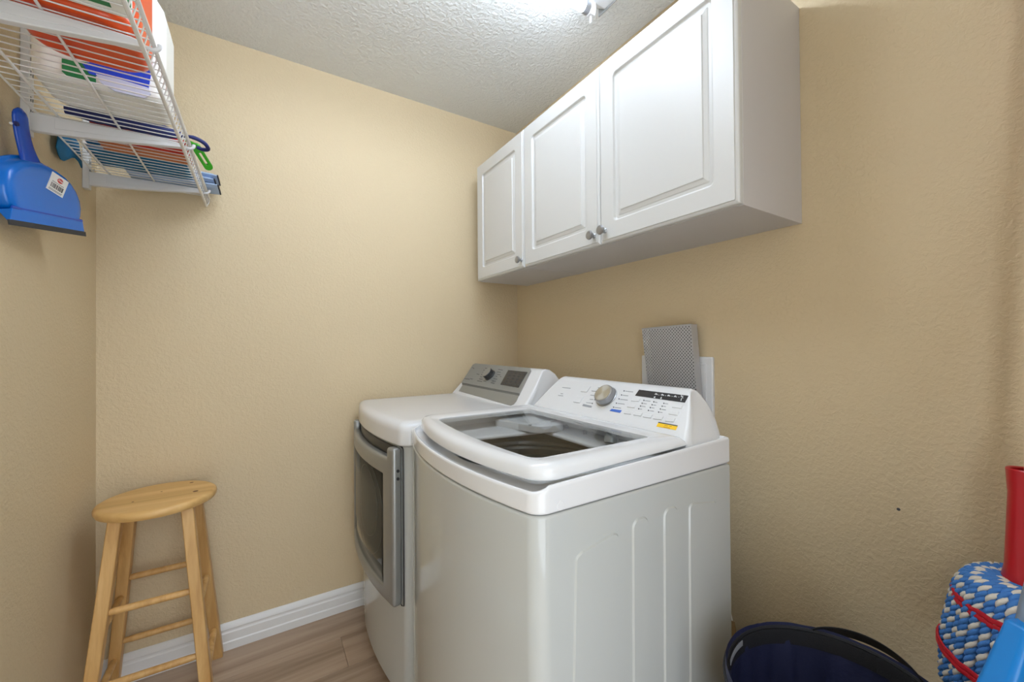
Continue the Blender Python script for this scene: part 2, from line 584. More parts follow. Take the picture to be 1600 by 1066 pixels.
# =================================================================== WASHER
WY, WH = -1.0625, 0.3425
wa = thing('washing_machine', 'white top-loading washing machine with glass lid and silver dial', 'washing machine', (-0.59, WY, 0))
def wplan(i, rf=0.036):
    return plan(-0.271 - i, -0.914 + i, 0.43, WY, WH - i, max(rf - i * 0.6, 0.006), 0.008)
obj('body', loft([ring(wplan(0.004), 0.022), ring(wplan(0.0), 0.03), ring(wplan(0.0), 0.896), ring(wplan(0.0015), 0.9), ring(wplan(0.005), 0.9025), ring(wplan(0.03), 0.9025)], True, False), M_enamel, wa, angle=40)
for sx in (-0.80, -0.36):
    for sy in (WY - 0.27, WY + 0.27):
        obj('foot', lathe((sx, sy, 0), (0, 0, 1), [(0.022, 0), (0.024, 0.004), (0.020, 0.012), (0.012, 0.014), (0.012, 0.026)], 14), M_foot, wa)
# embossed side panel fields
YS = WY - WH
def emboss(pxs, r):
    P = []
    for x, yv in pxs:
        if yv is None:
            a = on(x, 1000, 'Y', YS)
            P.append((a.x, 0.10))
        else:
            a = on(x, yv, 'Y', YS)
            P.append((a.x, a.z))
    c = Vector((sum(a for a, b in P) / len(P), sum(b for a, b in P) / len(P)))
    O = fillet(P, r, 5)
    def shrink(pl, d):
        out = []
        for i, p in enumerate(pl):
            a, b = Vector(pl[i - 1]), Vector(pl[(i + 1) % len(pl)])
            t = (b - a)
            n = Vector((-t.y, t.x)).normalized()
            if n.dot(c - Vector(p)) < 0:
                n = -n
            out.append((p[0] + n.x * d, p[1] + n.y * d))
        return out
    I = shrink(O, 0.0035)
    rings = [[(a, YS + 0.0005, b) for a, b in O], [(a, YS - 0.0034, b) for a, b in I]]
    obj('embossed_panel', loft(rings), M_enamel, wa, angle=15)
emboss([(882, None), (898, 872), (908, 861), (957, 832), (966, 833), (967.5, None)], 0.012)
emboss([(986, None), (987, 812), (1013, 804), (1013, None)], 0.02)
emboss([(1035, None), (1036, 794), (1059, 789), (1059, None)], 0.02)
emboss([(1075, None), (1075.5, 786), (1119, 782), (1128, None)], 0.014)

# top cover with handle dip at the front, deck and round tub mouth
def ztop(x, y):
    t = min(max((x + 0.862) / 0.055, 0), 1)
    t = t * t * (3 - 2 * t)
    return 0.944 + 0.020 * t + 0.004 * min(max((x + 0.8) / 0.4, 0), 1)
DC = Vector((-0.648, -1.058))
def mouth(pl, r, z, sq=0.0):
    out = []
    for x, y in pl:
        a = math.atan2(y - DC.y, x - DC.x)
        rr = r * (1 + sq * (math.sin(2 * a) ** 2))
        out.append((DC.x + rr * math.cos(a), DC.y + rr * math.sin(a), z))
    return out
o0 = wplan(0.0)
tc = [ring(wplan(0.005), 0.9035), ring(wplan(0.0015), 0.906), ring(wplan(0.0), 0.910), ring(o0, lambda x, y: ztop(x, y) - 0.006), ring(wplan(0.0015), lambda x, y: ztop(x, y) - 0.0015), ring(wplan(0.005), ztop),
      ring(wplan(0.009), lambda x, y: ztop(x, y) - 0.0015), ring(wplan(0.0115), lambda x, y: ztop(x, y) - 0.008), ring(wplan(0.018), 0.934), ring(wplan(0.05), 0.932)]
pl = wplan(0.05)
tc += [mouth(pl, 0.232, 0.930, 0.14), mouth(pl, 0.209, 0.9265, 0.03), mouth(pl, 0.202, 0.924), mouth(pl, 0.199, 0.920), mouth(pl, 0.200, 0.916)]
cover = obj('top_cover', loft(tc, False, False), M_plastic, wa, angle=50)
q = on(876, 790, 'Y', YS)
obj('screw_cap', lathe((q.x, YS + 0.001, q.z), (0, -1, 0), [(0.0085, 0), (0.0085, 0.0016), (0.0075, 0.0022)], 20), M_plastic, cover)
# drum with ribs
prof = [(0.1985, 0.0)]
zz = 0.0
for i in range(7):
    for dz, r in ((0.004, 0.204), (0.022, 0.208), (0.027, 0.196), (0.035, 0.194), (0.041, 0.196), (0.046, 0.207)):
        prof.append((r, -(zz + dz)))
    zz += 0.050
prof += [(0.195, -(zz + 0.02)), (0.05, -(zz + 0.03))]
drum = obj('drum', lathe((DC.x, DC.y, 0.9185), (0, 0, 1), prof, 48, False, True), M_steel, wa, angle=25)
obj('agitator', lathe((DC.x, DC.y, 0.46), (0, 0, 1), [(0.17, 0), (0.16, 0.02), (0.07, 0.045), (0.045, 0.09), (0.02, 0.10)], 32), M_silverd, drum)
# detergent dispenser and inlet fittings under the glass
DR = fillet([(-0.43, -0.780), (-0.43, -0.985), (-0.545, -0.965), (-0.610, -0.780)], [0.004, 0.05, 0.05, 0.02], 6)
obj('detergent_drawer', loft([[(x, y, 0.929) for x, y in DR], [(x, y, 0.948) for x, y in DR], [(-0.5 + (x + 0.5) * 0.93, -0.87 + (y + 0.87) * 0.93, 0.953) for x, y in DR]]), M_plasticm, wa, angle=50)
obj('drawer_edge', tube([(-0.445, -0.925, 0.954), (-0.560, -0.935, 0.952)], 0.003, 8), M_plastic, wa)
q = on(957, 683, 'Z', 0.945)
obj('water_inlet', tube(spline([q + Vector((0.05, 0.03, 0.0)), q + Vector((0.02, 0.01, 0.012)), q + Vector((-0.012, -0.008, 0.004)), q + Vector((-0.02, -0.012, -0.012))], 6), [0.014] * 6 + [0.016] * 6 + [0.018] * 7, 14), M_silver, wa)
for px, py in ((885, 668), (914, 677)):
    q = on(px, py, 'Z', 0.934)
    obj('clip', lathe(q - Vector((0, 0, 0.003)), (0, 0, 1), [(0.006, 0), (0.006, 0.008), (0.003, 0.012)], 10), M_print, wa)

# lid
def lplan(i, rf=0.055):
    return plan(-0.418 - i, -0.892 + i, 0.47, WY, 0.327 - i, max(rf - i * 0.5, 0.01), 0.012)
def wplan2(i, rf=0.03):
    return plan(-0.477 - i, -0.832 + i, 0.27, -1.070, 0.257 - i, max(rf - i * .5, 0.004), 0.012 if i < .005 else 0.006)
def lb(x, y):
    return 0.951 + 0.011 * min(max((x + 0.87) / 0.44, 0), 1)
lid = obj('lid', loft([ring(wplan2(0.0), 0.955 + 0.01), ring(lplan(0.03), 0.956), ring(lplan(0.008), lb), ring(lplan(0.002), lambda x, y: lb(x, y) + 0.002), ring(lplan(0.0), lambda x, y: lb(x, y) + 0.005),
                       ring(lplan(0.002), lambda x, y: 0.972 if lb(x, y) < 0.965 else 0.978), ring(lplan(0.010), 0.9815), ring(lplan(0.024), 0.984), ring(wplan2(-0.022), 0.983), ring(wplan2(-0.004), 0.981), ring(wplan2(0.0), 0.979)], closed=True), M_plastic, wa, angle=60)
obj('glass_panel', loft([ring(wplan2(-0.0005), 0.9735), ring(wplan2(-0.0005), 0.9775)]), M_glass, lid)

# console
def console(name, parent, yc, hw_low, hw_top, prof, m):
    zl, zh = min(z for x, z in prof), max(z for x, z in prof)
    cxp = sum(x for x, z in prof) / len(prof)
    rings = []
    for u, s, e in ((-1, .80, 1), (-1, .92, .994), (-1, .98, .982), (-1, 1, .962), (-.5, 1, 1), (0, 1, 1), (.5, 1, 1), (1, 1, .962), (1, .98, .982), (1, .92, .994), (1, .80, 1)):
        rg = []
        for x, z in prof:
            t = (z - zl) / (zh - zl)
            hw = hw_low + (hw_top - hw_low) * t ** 1.5
            x2 = cxp + (x - cxp) * s
            z2 = zl + (z - zl) * (s ** 0.6)
            rg.append((x2, yc + u * hw * e, z2))
        rings.append(rg)
    return obj(name, loft(rings), m, parent, angle=50)
FT, TP = Vector((-0.416, 0, 0.974)), Vector((-0.322, 0, 1.078))
wc = console('console', wa, WY, 0.330, 0.268, [(-0.420, 0.966), (-0.416, 0.974), (-0.385, 1.0083), (-0.3533, 1.0433), (-0.328, 1.0714), (-0.322, 1.077), (-0.314, 1.0815), (-0.304, 1.083), (-0.293, 1.079), (-0.283, 1.068), (-0.274, 1.045), (-0.269, 1.01), (-0.268, 0.934), (-0.415, 0.934)], M_plasticm)
n_w = Vector((-(TP.z - FT.z), 0, TP.x - FT.x)).normalized()
def wp(px, py):
    return onplane(px, py, FT, n_w)
def decal(name, pxs, m, parent, h=0.0005, pf=wp, n=None, bevel=0.0):
    return obj(name, plate([pf(*a) for a in pxs], h, n or n_w), m, parent, smooth=False, bevel=bevel)
def z3(a, b):   # pixel from the 140x90 zooms at 11.43x
    return lambda x, y: (a + x / 11.43, b + y / 11.43)
ZL, ZR = z3(860, 580), z3(960, 600)
disp = decal('display', [ZR(*a) for a in ((372, 212), (445, 108), (1325, 215), (1258, 338))], M_display, wc, 0.0006)
def bars(specs, m, name, parent, pf=wp, n=None, thick=0.0004):
    """flat print: each mark its own small part"""
    for (x0, y0, x1, y1, w) in specs:
        a, b = Vector((x0, y0)), Vector((x1, y1))
        t = (b - a).normalized()
        nn = Vector((-t.y, t.x)) * w / 2
        obj(name, plate([pf(*(a + nn)), pf(*(b + nn)), pf(*(b - nn)), pf(*(a - nn))], thick, n or n_w), m, parent, smooth=False)
def zb(Zf, lst, w):
    return [(*Zf(a, b), *Zf(c, d), w) for a, b, c, d in lst]
icons = []
for cx, cy in ((750, 188), (862, 202), (975, 215), (1092, 230)):
    icons += [(cx - 28, cy + 2, cx + 28, cy + 9), (cx - 12, cy - 10, cx + 14, cy - 7)]
icons += [(1195, 205, 1230, 262), (1205, 260, 1192, 308), (1190, 235, 1235, 228), (708, 250, 735, 228), (712, 250, 736, 252), (826, 268, 850, 240), (828, 268, 850, 268), (795, 205, 806, 207), (912, 215, 922, 217), (1030, 228, 1040, 230), (1150, 240, 1160, 242)]
bars(zb(ZR, icons, 0.8), M_printw, 'display_icon', disp, thick=0.0012)
def button(pxs):
    return decal('button', pxs, M_plasticm, wc, 0.0022, bevel=0.001)
for q4 in [((300, 312), (345, 258), (470, 272), (435, 322)), ((228, 418), (272, 362), (398, 380), (362, 436)), ((170, 535), (212, 478), (330, 495), (298, 552)),
           ((340, 562), (385, 505), (512, 522), (475, 582)), ((508, 598), (552, 540), (692, 555), (655, 618)), ((692, 632), (738, 570), (882, 590), (845, 648)), ((905, 672), (950, 608), (1095, 622), (1065, 688)),
           ((1030, 425), (1072, 368), (1235, 385), (1200, 448)), ((965, 545), (1010, 488), (1165, 505), (1130, 570))]:
    button([ZR(*a) for a in q4])
for q4 in [((545, 370), (610, 262), (725, 275), (655, 382)), ((410, 555), (480, 448), (595, 460), (525, 574))]:
    button([ZL(*a) for a in q4])
txt = [(215, 293, 360, 310), (140, 435, 230, 445), (185, 405, 228, 408), (605, 330, 650, 338), (465, 510, 520, 516), (850, 298, 905, 302), (735, 355, 835, 365), (715, 430, 785, 436), (705, 505, 770, 510), (640, 565, 728, 573),
       (1340, 358, 1480, 375), (1295, 432, 1390, 445), (1250, 505, 1380, 520), (1205, 578, 1325, 592), (1150, 650, 1260, 664), (1510, 500, 1560, 505), (1440, 620, 1500, 626), (1370, 730, 1420, 736)]
sp = zb(ZL, txt, 0.55)
txtR = [(545, 300, 645, 312), (515, 350, 575, 358), (485, 400, 555, 410), (450, 450, 495, 455), (725, 328, 770, 334), (695, 378, 745, 384), (665, 428, 715, 434), (635, 480, 705, 492), (905, 352, 960, 360), (875, 402, 920, 408), (845, 455, 920, 468), (815, 508, 860, 514),
        (355, 285, 420, 292), (290, 385, 350, 392), (225, 505, 285, 512), (400, 532, 455, 540), (565, 560, 640, 568), (755, 580, 825, 588), (980, 620, 1030, 626), (1105, 385, 1175, 395), (1035, 500, 1110, 510)]
sp += zb(ZR, txtR, 0.55)
bars(sp, M_print, 'printed_word', wc)
dots = [(1318, 355), (1272, 427), (1228, 497), (1180, 573), (1130, 647), (797, 512), (748, 578)]
dotsR = [(528, 295), (497, 347), (468, 397), (435, 447), (705, 322), (675, 374), (643, 425), (610, 475), (886, 348), (855, 400), (823, 450), (792, 505)]
bars([(*ZL(a - 9, b), *ZL(a + 9, b + 1), 1.5) for a, b in dots] + [(*ZR(a - 9, b), *ZR(a + 9, b + 1), 1.6) for a, b in dotsR], M_printd, 'indicator_dot', wc)
decal('cycle_badge', [ZL(*a) for a in ((572, 622), (592, 590), (745, 625), (732, 655))], M_print, wc)
decal('cycle_badge', [ZL(*a) for a in ((1058, 712), (1098, 678), (1275, 705), (1245, 748))], M_blueprint, wc)
st = decal('energy_sticker', [ZR(*a) for a in ((752, 762), (795, 685), (1135, 748), (1098, 828))], M_yellow, wc)
decal('sticker_header', [ZR(*a) for a in ((785, 700), (795, 685), (1135, 748), (1125, 764))], M_printd, st, 0.0010)
bars(zb(ZR, [(900, 748, 960, 758), (880, 775, 1000, 796), (985, 760, 1030, 768)], 0.6), mat('sticker_print', srgb(190, 130, 10), 0.5), 'sticker_word', st, thick=0.0010)
kb = wp(*ZL(1010, 470))
kn = obj('dial', lathe(kb, n_w, [(0.0365, -0.001), (0.0365, 0.004), (0.033, 0.005), (0.0325, 0.020), (0.031, 0.0235), (0.028, 0.0245)], 40), M_chrome, wc)
obj('dial_ring', lathe(kb, n_w, [(0.041, -0.001), (0.041, 0.0012), (0.037, 0.002)], 40), M_plastic, kn)
M_spun = mat('spun_metal', srgb(196, 196, 192), 0.3, 1.0, Anisotropic=0.8)
obj('dial_face', lathe(kb + n_w * 0.0242, n_w, [(0.0285, 0), (0.0275, 0.0008)], 40), M_spun, kn)

# =================================================================== DRYER
DY, DHW = -0.365, 0.3425
dr = thing('clothes_dryer', 'white front-loading clothes dryer with silver-framed door and silver control panel', 'dryer', (-0.56, DY, 0))
def dplan(i, xc=-0.913, rf=0.045):
    return plan(-0.215 - i, xc + i, 0.35, DY, DHW - i, max(rf - i * 0.6, 0.006), 0.008)
body = obj('body', loft([ring(dplan(0.01), 0.045), ring(dplan(0.002), 0.05), ring(dplan(0.0), 0.056), ring(dplan(0.0), 0.874), ring(dplan(0.003), 0.877)]), M_enamel, dr, angle=40)
for sx in (-0.80, -0.32):
    for sy in (DY - 0.27, DY + 0.27):
        obj('foot', lathe((sx, sy, 0), (0, 0, 1), [(0.022, 0), (0.024, 0.005), (0.018, 0.014), (0.012, 0.016), (0.012, 0.052)], 14), M_foot, dr)
obj('top_cover', loft([ring(dplan(0.006, -0.929), 0.8775), ring(dplan(0.0015, -0.929), 0.8805), ring(dplan(0, -0.929), 0.885), ring(dplan(0.0, -0.929), 0.925), ring(dplan(0.003, -0.929), 0.938), ring(dplan(0.010, -0.929), 0.9475), ring(dplan(0.022, -0.929), 0.9535), ring(dplan(0.038, -0.929), 0.9555), ring(dplan(0.06, -0.929), 0.955)]), M_plastic, dr, angle=50)
# door on the bowed front
XD = -0.938
def bow(s, z, off=0.0):
    return (XD + 0.35 * s * s - off, DY + s, z)
def bowgrid(name, sb, zb_, keep, m, parent, off, thick, bevel=0.004):
    V, idx, Fc = [], {}, []
    def vid(i, j):
        if (i, j) not in idx:
            idx[(i, j)] = len(V)
            V.append(bow(sb[i], zb_[j], off))
        return idx[(i, j)]
    for i in range(len(sb) - 1):
        for j in range(len(zb_) - 1):
            if keep((sb[i] + sb[i + 1]) / 2, (zb_[j] + zb_[j + 1]) / 2):
                Fc.append((vid(i, j), vid(i + 1, j), vid(i + 1, j + 1), vid(i, j + 1)))
    o = obj(name, (V, Fc), m, parent, smooth=True)
    s = o.modifiers.new('solid', 'SOLIDIFY')
    s.thickness = thick
    s.offset = 0
    if bevel:
        b = o.modifiers.new('bevel', 'BEVEL')
        b.width = bevel
        b.segments = 3
        b.limit_method = 'ANGLE'
        b.angle_limit = math.radians(40)
    return o
sb = sorted([-0.315, -0.292, -0.270, -0.238, 0.238, 0.270, 0.292, 0.315] + [-0.238 + 0.476 * i / 24 for i in range(1, 24)])
zbk = [0.365, 0.388, 0.412, 0.46, 0.6, 0.70, 0.776, 0.806, 0.836, 0.872]
def frame_keep(s, z):
    if abs(s) < 0.238 and 0.412 < z < 0.776:
        return False
    if z > 0.836 and abs(s) < 0.270:
        return False
    return True
door = bowgrid('door_frame', sb, zbk, frame_keep, M_silver, dr, -0.0055, 0.033, 0.0105)
sb2 = [-0.240 + 0.48 * i / 24 for i in range(25)]
bowgrid('door_glass', sb2, [0.410, 0.5, 0.6, 0.7, 0.778], lambda s, z: True, M_doorglass, door, 0.004, 0.003, 0)
bowgrid('door_backing', sb2, [0.408, 0.6, 0.78], lambda s, z: True, mat('dark_grey_liner', srgb(116, 119, 118), 0.5), door, -0.0150, 0.003, 0)
# rounded bowl outline behind the smoked glass
for r_, zc_ in ((0.185, 0.6), (0.135, 0.615)):
    pts = [bow(r_ * math.cos(a) * 1.05, zc_ + r_ * 0.95 * math.sin(a), -0.011) for a in [2 * PI * i / 48 for i in range(49)]]
    obj('glass_bowl_rim', tube(pts, 0.0018, 6, False), M_silver, door)
sb3 = [-0.275 + 0.55 * i / 24 for i in range(25)]
bowgrid('pocket_shade_plate', sb3, [0.80, 0.868], lambda s, z: True, M_black, body, -0.022, 0.006, 0)  # flat black plate; the dark of the handle recess is put into its colour
obj('door_gasket', loft([[bow(s, z, -0.0245) for s, z in rrect(-0.319, 0.319, 0.358, 0.8745, 0.012, 4)], [bow(s, z, -0.0205) for s, z in rrect(-0.317, 0.317, 0.360, 0.8735, 0.012, 4)]], False, False), M_dark, door)
for z in (0.80, 0.775):
    obj('hinge_screw', lathe(bow(-0.3165, z, -0.006), (0, -1, 0), [(0.005, -0.002), (0.005, 0.0022)], 10), M_black, door)
# console
FD, TD = Vector((-0.424, 0, 0.960)), Vector((-0.303, 0, 1.094))
dc = console('console', dr, DY, 0.338, 0.292, [(-0.430, 0.953), (-0.424, 0.960), (-0.384, 1.0043), (-0.3433, 1.0494), (-0.309, 1.0874), (-0.303, 1.0935), (-0.294, 1.0985), (-0.282, 1.101), (-0.262, 1.098), (-0.240, 1.082), (-0.224, 1.055), (-0.218, 1.02), (-0.217, 0.945), (-0.425, 0.945)], M_plastic)
n_d = Vector((-(TD.z - FD.z), 0, TD.x - FD.x)).normalized()
def dp(px, py):
    return onplane(px, py, FD, n_d)
ZD = lambda x, y: (700 + x / 8.883, 550 + y / 8.883)
panel = obj('control_panel', plate([Vector(v) for v in [dp(*a) for a in [ZD(*b) for b in ((190, 432), (330, 215), (352, 182), (388, 165), (1110, 226), (1148, 236), (1157, 268), (1000, 588))]]], 0.003, n_d), M_silverd, dc, smooth=False, bevel=0.0012)
lowp = obj('lower_trim', plate([dp(*a) for a in [ZD(*b) for b in ((150, 545), (205, 460), (985, 612), (950, 690), (915, 730), (870, 748))]], 0.0012, n_d), M_silver, dc, smooth=False, bevel=0.0008)
obj('trim_groove', plate([dp(*a) for a in [ZD(*b) for b in ((195, 435), (200, 462), (985, 615), (1000, 588))]], 0.0008, n_d), mat('groove_grey', srgb(110, 112, 110), 0.5, 0.3), dc, smooth=False)
dd = decal('display', [ZD(*b) for b in ((735, 462), (845, 262), (1112, 290), (985, 506))], M_display, panel, 0.0042, dp, n_d)
random.seed(3)
sp = []
for r_ in range(5):
    for c_ in range(4):
        bx, by = 790 + r_ * -0 + c_ * 62 + (4 - r_) * 20, 295 + (r_) * 38 + c_ * 8
        sp.append((*ZD(bx, by), *ZD(bx + 34, by + 4), 0.45))
bars(sp, mat('dim_display_print', srgb(84, 86, 90), 0.5), 'display_mark', dd, dp, n_d, 0.0050)
sp = []
for a, b, c, d in [(235, 378, 310, 388), (315, 378, 350, 386), (345, 225, 370, 238), (405, 312, 440, 322), (415, 408, 480, 420), (525, 232, 550, 238), (500, 262, 524, 266), (488, 292, 510, 296), (470, 322, 490, 326), (455, 352, 480, 356), (440, 382, 486, 388),
                   (705, 250, 768, 260), (690, 285, 740, 292), (690, 320, 735, 326), (672, 345, 690, 350), (640, 380, 690, 388), (620, 410, 672, 416), (600, 436, 650, 446), (500, 410, 540, 416), (730, 350, 748, 354)]:
    sp.append((*ZD(a, b), *ZD(c, d), 0.7))
bars(sp, M_printd, 'printed_word', panel, dp, n_d, 0.0038)
kb = dp(*ZD(592, 335))
kd = obj('dial', lathe(kb, n_d, [(0.030, 0.002), (0.030, 0.007), (0.0275, 0.009), (0.027, 0.028), (0.025, 0.030)], 32), M_dark, dc)
obj('dial_face', lathe(kb + n_d * 0.0298, n_d, [(0.026, 0), (0.0255, 0.002), (0.024, 0.003)], 32), M_chrome, kd)

# =================================================================== OUTLET PLATE AND PERFORATED BIN
a, b = on(1005, 556, 'X', 0), on(1116, 558, 'X', 0)
ZP0 = 0.95
op = thing('outlet_plate', 'white plastic washer outlet plate on the right wall behind the console', 'wall plate', (0, (a.y + b.y) / 2, ZP0))
obj('plate', loft([[(x, yy, z) for yy, z in rrect(b.y + i, a.y - i, ZP0 + i, 1.157 - i, 0.006, 4)] for x, i in ((0, 0), (-0.008, 0), (-0.011, 0.003))]), M_plasticm, op)
obj('rim', loft([[(-x, yy, z) for yy, z in rrect(b.y + i, a.y - i, ZP0 + i, 1.157 - i, 0.005, 4)] for x, i in ((0.0105, 0.02), (0.013, 0.022), (0.013, 0.026), (0.0105, 0.028))], False, False), M_plasticm, op)
bn = thing('perforated_bin', 'tilted grey perforated metal bin standing out from the white wall plate', 'bin', (-0.03, -1.08, 0.985))
XFt, XFb, XBk = -0.058, -0.05, -0.0135
PTS = {'tl': on(1003, 514, 'X', XFt), 'tr': on(1079, 507, 'X', XFt), 'bl': on(1012, 598, 'X', XFt + 0.006), 'br': on(1088, 606, 'X', XFt + 0.006)}
def ext(t, b, z):
    k = (z - t.z) / (b.z - t.z)
    return t + (b - t) * k
bl, br = ext(PTS['tl'], PTS['bl'], 0.985), ext(PTS['tr'], PTS['br'], 0.985)
tl, tr_ = PTS['tl'], PTS['tr']
def backp(p, z=None):
    return Vector((XBk - 0.001, p.y + 0.006, p.z if z is None else z))
def thin(quad, m, name, th=0.0016):
    o = obj(name, (quad, [(0, 1, 2, 3)]), m, bn, smooth=False)
    s = o.modifiers.new('solid', 'SOLIDIFY')
    s.thickness = th
    s.offset = 0
    return o
thin([bl, br, tr_, tl], M_perf, 'perforated_front')
thin([br, backp(br), backp(tr_), tr_], M_greysteel, 'side_panel')
thin([bl, backp(bl), backp(tl), tl], M_greysteel, 'side_panel')
thin([backp(bl), backp(br), backp(tr_), backp(tl)], M_printd, 'back_panel')  # dark colour stands in for the shade inside, seen through the holes
thin([bl, br, backp(br), backp(bl)], M_greysteel, 'bottom_panel')
obj('rim_wire', tube([tl, tr_, backp(tr_), backp(tl), tl], 0.0022, 6), M_greysteel, bn)

# =================================================================== STOOL
SX, SY, SZ, SR = -1.5636, -0.1764, 0.7006, 0.1580
stl = thing('wooden_stool', 'round-seat natural pine bar stool in the corner by the back wall', 'stool', (SX, SY, 0))
seat = obj('seat', lathe((SX, SY, SZ - 0.028), (0, 0, 1), [(0.148, 0), (0.154, 0.002), (SR, 0.010), (SR, 0.018), (0.155, 0.024), (0.149, 0.0275), (0.14, 0.028)], 56), M_pinex, stl)
for kx, ky, kr in ((-0.02, 0.155, 0.010), (0.075, 0.10, 0.006), (0.10, -0.02, 0.008), (-0.06, -0.03, 0.0035), (0.0, 0.04, 0.003)):
    if math.hypot(kx, ky) < 0.145:
        obj('knot', lathe((SX + kx, SY + ky, SZ - 0.002), (0, 0, 1), [(kr, 0), (kr, 0.0021), (kr * .6, 0.0023)], 10), M_knot, seat)
AT, AB, ZLT = 0.0868, 0.1497, SZ - 0.029
def leg_at(sx, sy, z):
    k = AT + (AB - AT) * (ZLT - z) / ZLT
    return Vector((SX + sx * k, SY + sy * k, z))
for sx, sy in ((-1, -1), (1, -1), (-1, 1), (1, 1)):
    t, b = leg_at(sx, sy, ZLT), leg_at(sx, sy, 0)
    h = 0.0185
    hl, hw2 = 0.0195, 0.0165
    rings = []
    for p in (b, t):
        rings.append([p + Vector((dx, dy, 0)) for dx, dy in fillet([(-hw2, -hl), (hw2, -hl), (hw2, hl), (-hw2, hl)], 0.004, 2)])
    rings[1] = [Vector(v) + Vector((0, 0, 0.002)) for v in rings[1]]
    obj('leg', loft(rings), M_pine, stl, angle=50)
def zfix(px, py, sx, sy):     # height of a rung end on a leg from its pixel
    best = min(range(10, 680), key=lambda k: abs((lambda P: 533 - F_PX * (P - CAM).dot(UP) / (P - CAM).dot(FW))(leg_at(sx, sy, k / 1000)) - py))
    return best / 1000
def rung(s1, s2, z1, z2):
    a, b = leg_at(*s1, z1), leg_at(*s2, z2)
    obj('rung', tube([a, a + (b - a) * 0.04, a + (b - a) * 0.14, a + (b - a) * 0.86, a + (b - a) * 0.96, b], [0.0075, 0.0085, 0.0105, 0.0105, 0.0085, 0.0075], 12), M_pine, stl)
FL, FR, BL, BR = (-1, -1), (1, -1), (-1, 1), (1, 1)
zfu = zfix(0, 922, *FR); zfl = zfix(0, 1022, *FR); zbu = zfix(0, 875, *BR); zbl = zfix(0, 961, *BR)
zru = zfix(0, 884, *BR); zrl = zfix(0, 966, *BR)
rung(FL, FR, zfu, zfu); rung(FL, FR, zfl, zfl)
rung(BL, BR, zbu, zbu); rung(BL, BR, zbl, zbl)
rung(FR, BR, zru - 0.035, zru - 0.035); rung(FL, BL, zru - 0.035, zru - 0.035)
rung(FR, BR, zrl - 0.04, zrl - 0.04); rung(FL, BL, zrl - 0.04, zrl - 0.04)

# =================================================================== WIRE SHELF
SHZ, SHF, SHB, YS0, YS1 = 1.790, -1.447, -1.738, -0.022, -1.62
sh = thing('wire_shelf', 'white vinyl-coated wire shelf on steel brackets along the left wall', 'shelf', (-W, -0.8, SHZ))
wsrc = obj('wire', tube(spline([(SHB, 0, SHZ), (-1.6, 0, SHZ), (-1.50, 0, SHZ), (-1.450, 0, SHZ), (SHF + 0.0015, 0, SHZ - 0.003), (SHF + 0.0022, 0, SHZ - 0.010), (SHF - 0.004, 0, SHZ - 0.036)], 3), 0.0014, 6), M_wire, None, origin=(SHF, 0, SHZ))
wsrc.parent = sh
first = True
y = YS0
while y > YS1:
    if first:
        wsrc.location = Vector((SHF, y, SHZ)) - ORG[sh.name]
        first = False
    else:
        inst(wsrc, (SHF, y, SHZ), sh, 'wire')
    y -= 0.0254
for x, z, r in ((SHB, SHZ - 0.0035, 0.0024), (-1.700, SHZ - 0.0035, 0.003), (-1.586, SHZ - 0.0040, 0.0026), (SHF + 0.0065, SHZ - 0.0058, 0.0040), (SHF - 0.0025, SHZ - 0.037, 0.0042)):
    obj('rod', cyl((x, YS0 + 0.006, z), (x, YS1, z), r, 10), M_wire, sh)
obj('end_loop', tube(spline([(SHF + 0.005, YS0 + 0.006, SHZ - 0.0058), (SHF + 0.004, YS0 + 0.012, SHZ - 0.02), (SHF - 0.0025, YS0 + 0.006, SHZ - 0.037)], 5), 0.0026, 8), M_wire, sh)
for yb in (-0.118, -0.512, -0.962, -1.37):
    # slotted wall standard
    st = obj('standard', join(box(-W, -W + 0.016, yb - 0.0125, yb + 0.0125, 1.725, 2.30))[:2], M_bracket, sh, bevel=0.002)
    vs = [box(-W + 0.0155, -W + 0.0165, yb + dy - 0.0022, yb + dy + 0.0022, 1.745 + k * 0.032, 1.757 + k * 0.032) for k in range(17) for dy in (-0.005, 0.005)]
    obj('slots', join(*vs)[:2], M_printd, st, smooth=False)
    # bracket arm: tapered blade with a rolled foot and pressed step
    P = [(-W + 0.014, 1.738), (-W + 0.014, SHZ - 0.007), (-1.50, SHZ - 0.007), (-1.470, SHZ - 0.008), (-1.455, SHZ - 0.012), (-1.455, SHZ - 0.022), (-1.475, SHZ - 0.024), (-1.60, 1.750), (-1.70, 1.740)]
    br_ = obj('bracket', loft([[(x, yb + d, z) for x, z in P] for d in (-0.0075, 0.0075)]), M_bracket, sh, bevel=0.0018)
    for sgn in (-1, 1):
        P2 = [(-1.705, 1.752), (-1.705, SHZ - 0.013), (-1.52, SHZ - 0.013), (-1.50, SHZ - 0.017), (-1.60, 1.761)]
        obj('pressed_panel', loft([[(x, yb + sgn * d, z) for x, z in P2] for d in (0.007, 0.0085)]), M_bracket, br_, bevel=0.0008)
    obj('bracket_hook', tube(spline([(-1.458, yb, SHZ - 0.016), (-1.440, yb, SHZ - 0.018), (-1.432, yb, SHZ - 0.012), (-1.431, yb, SHZ - 0.005)], 4), 0.004, 8), M_bracket, sh)

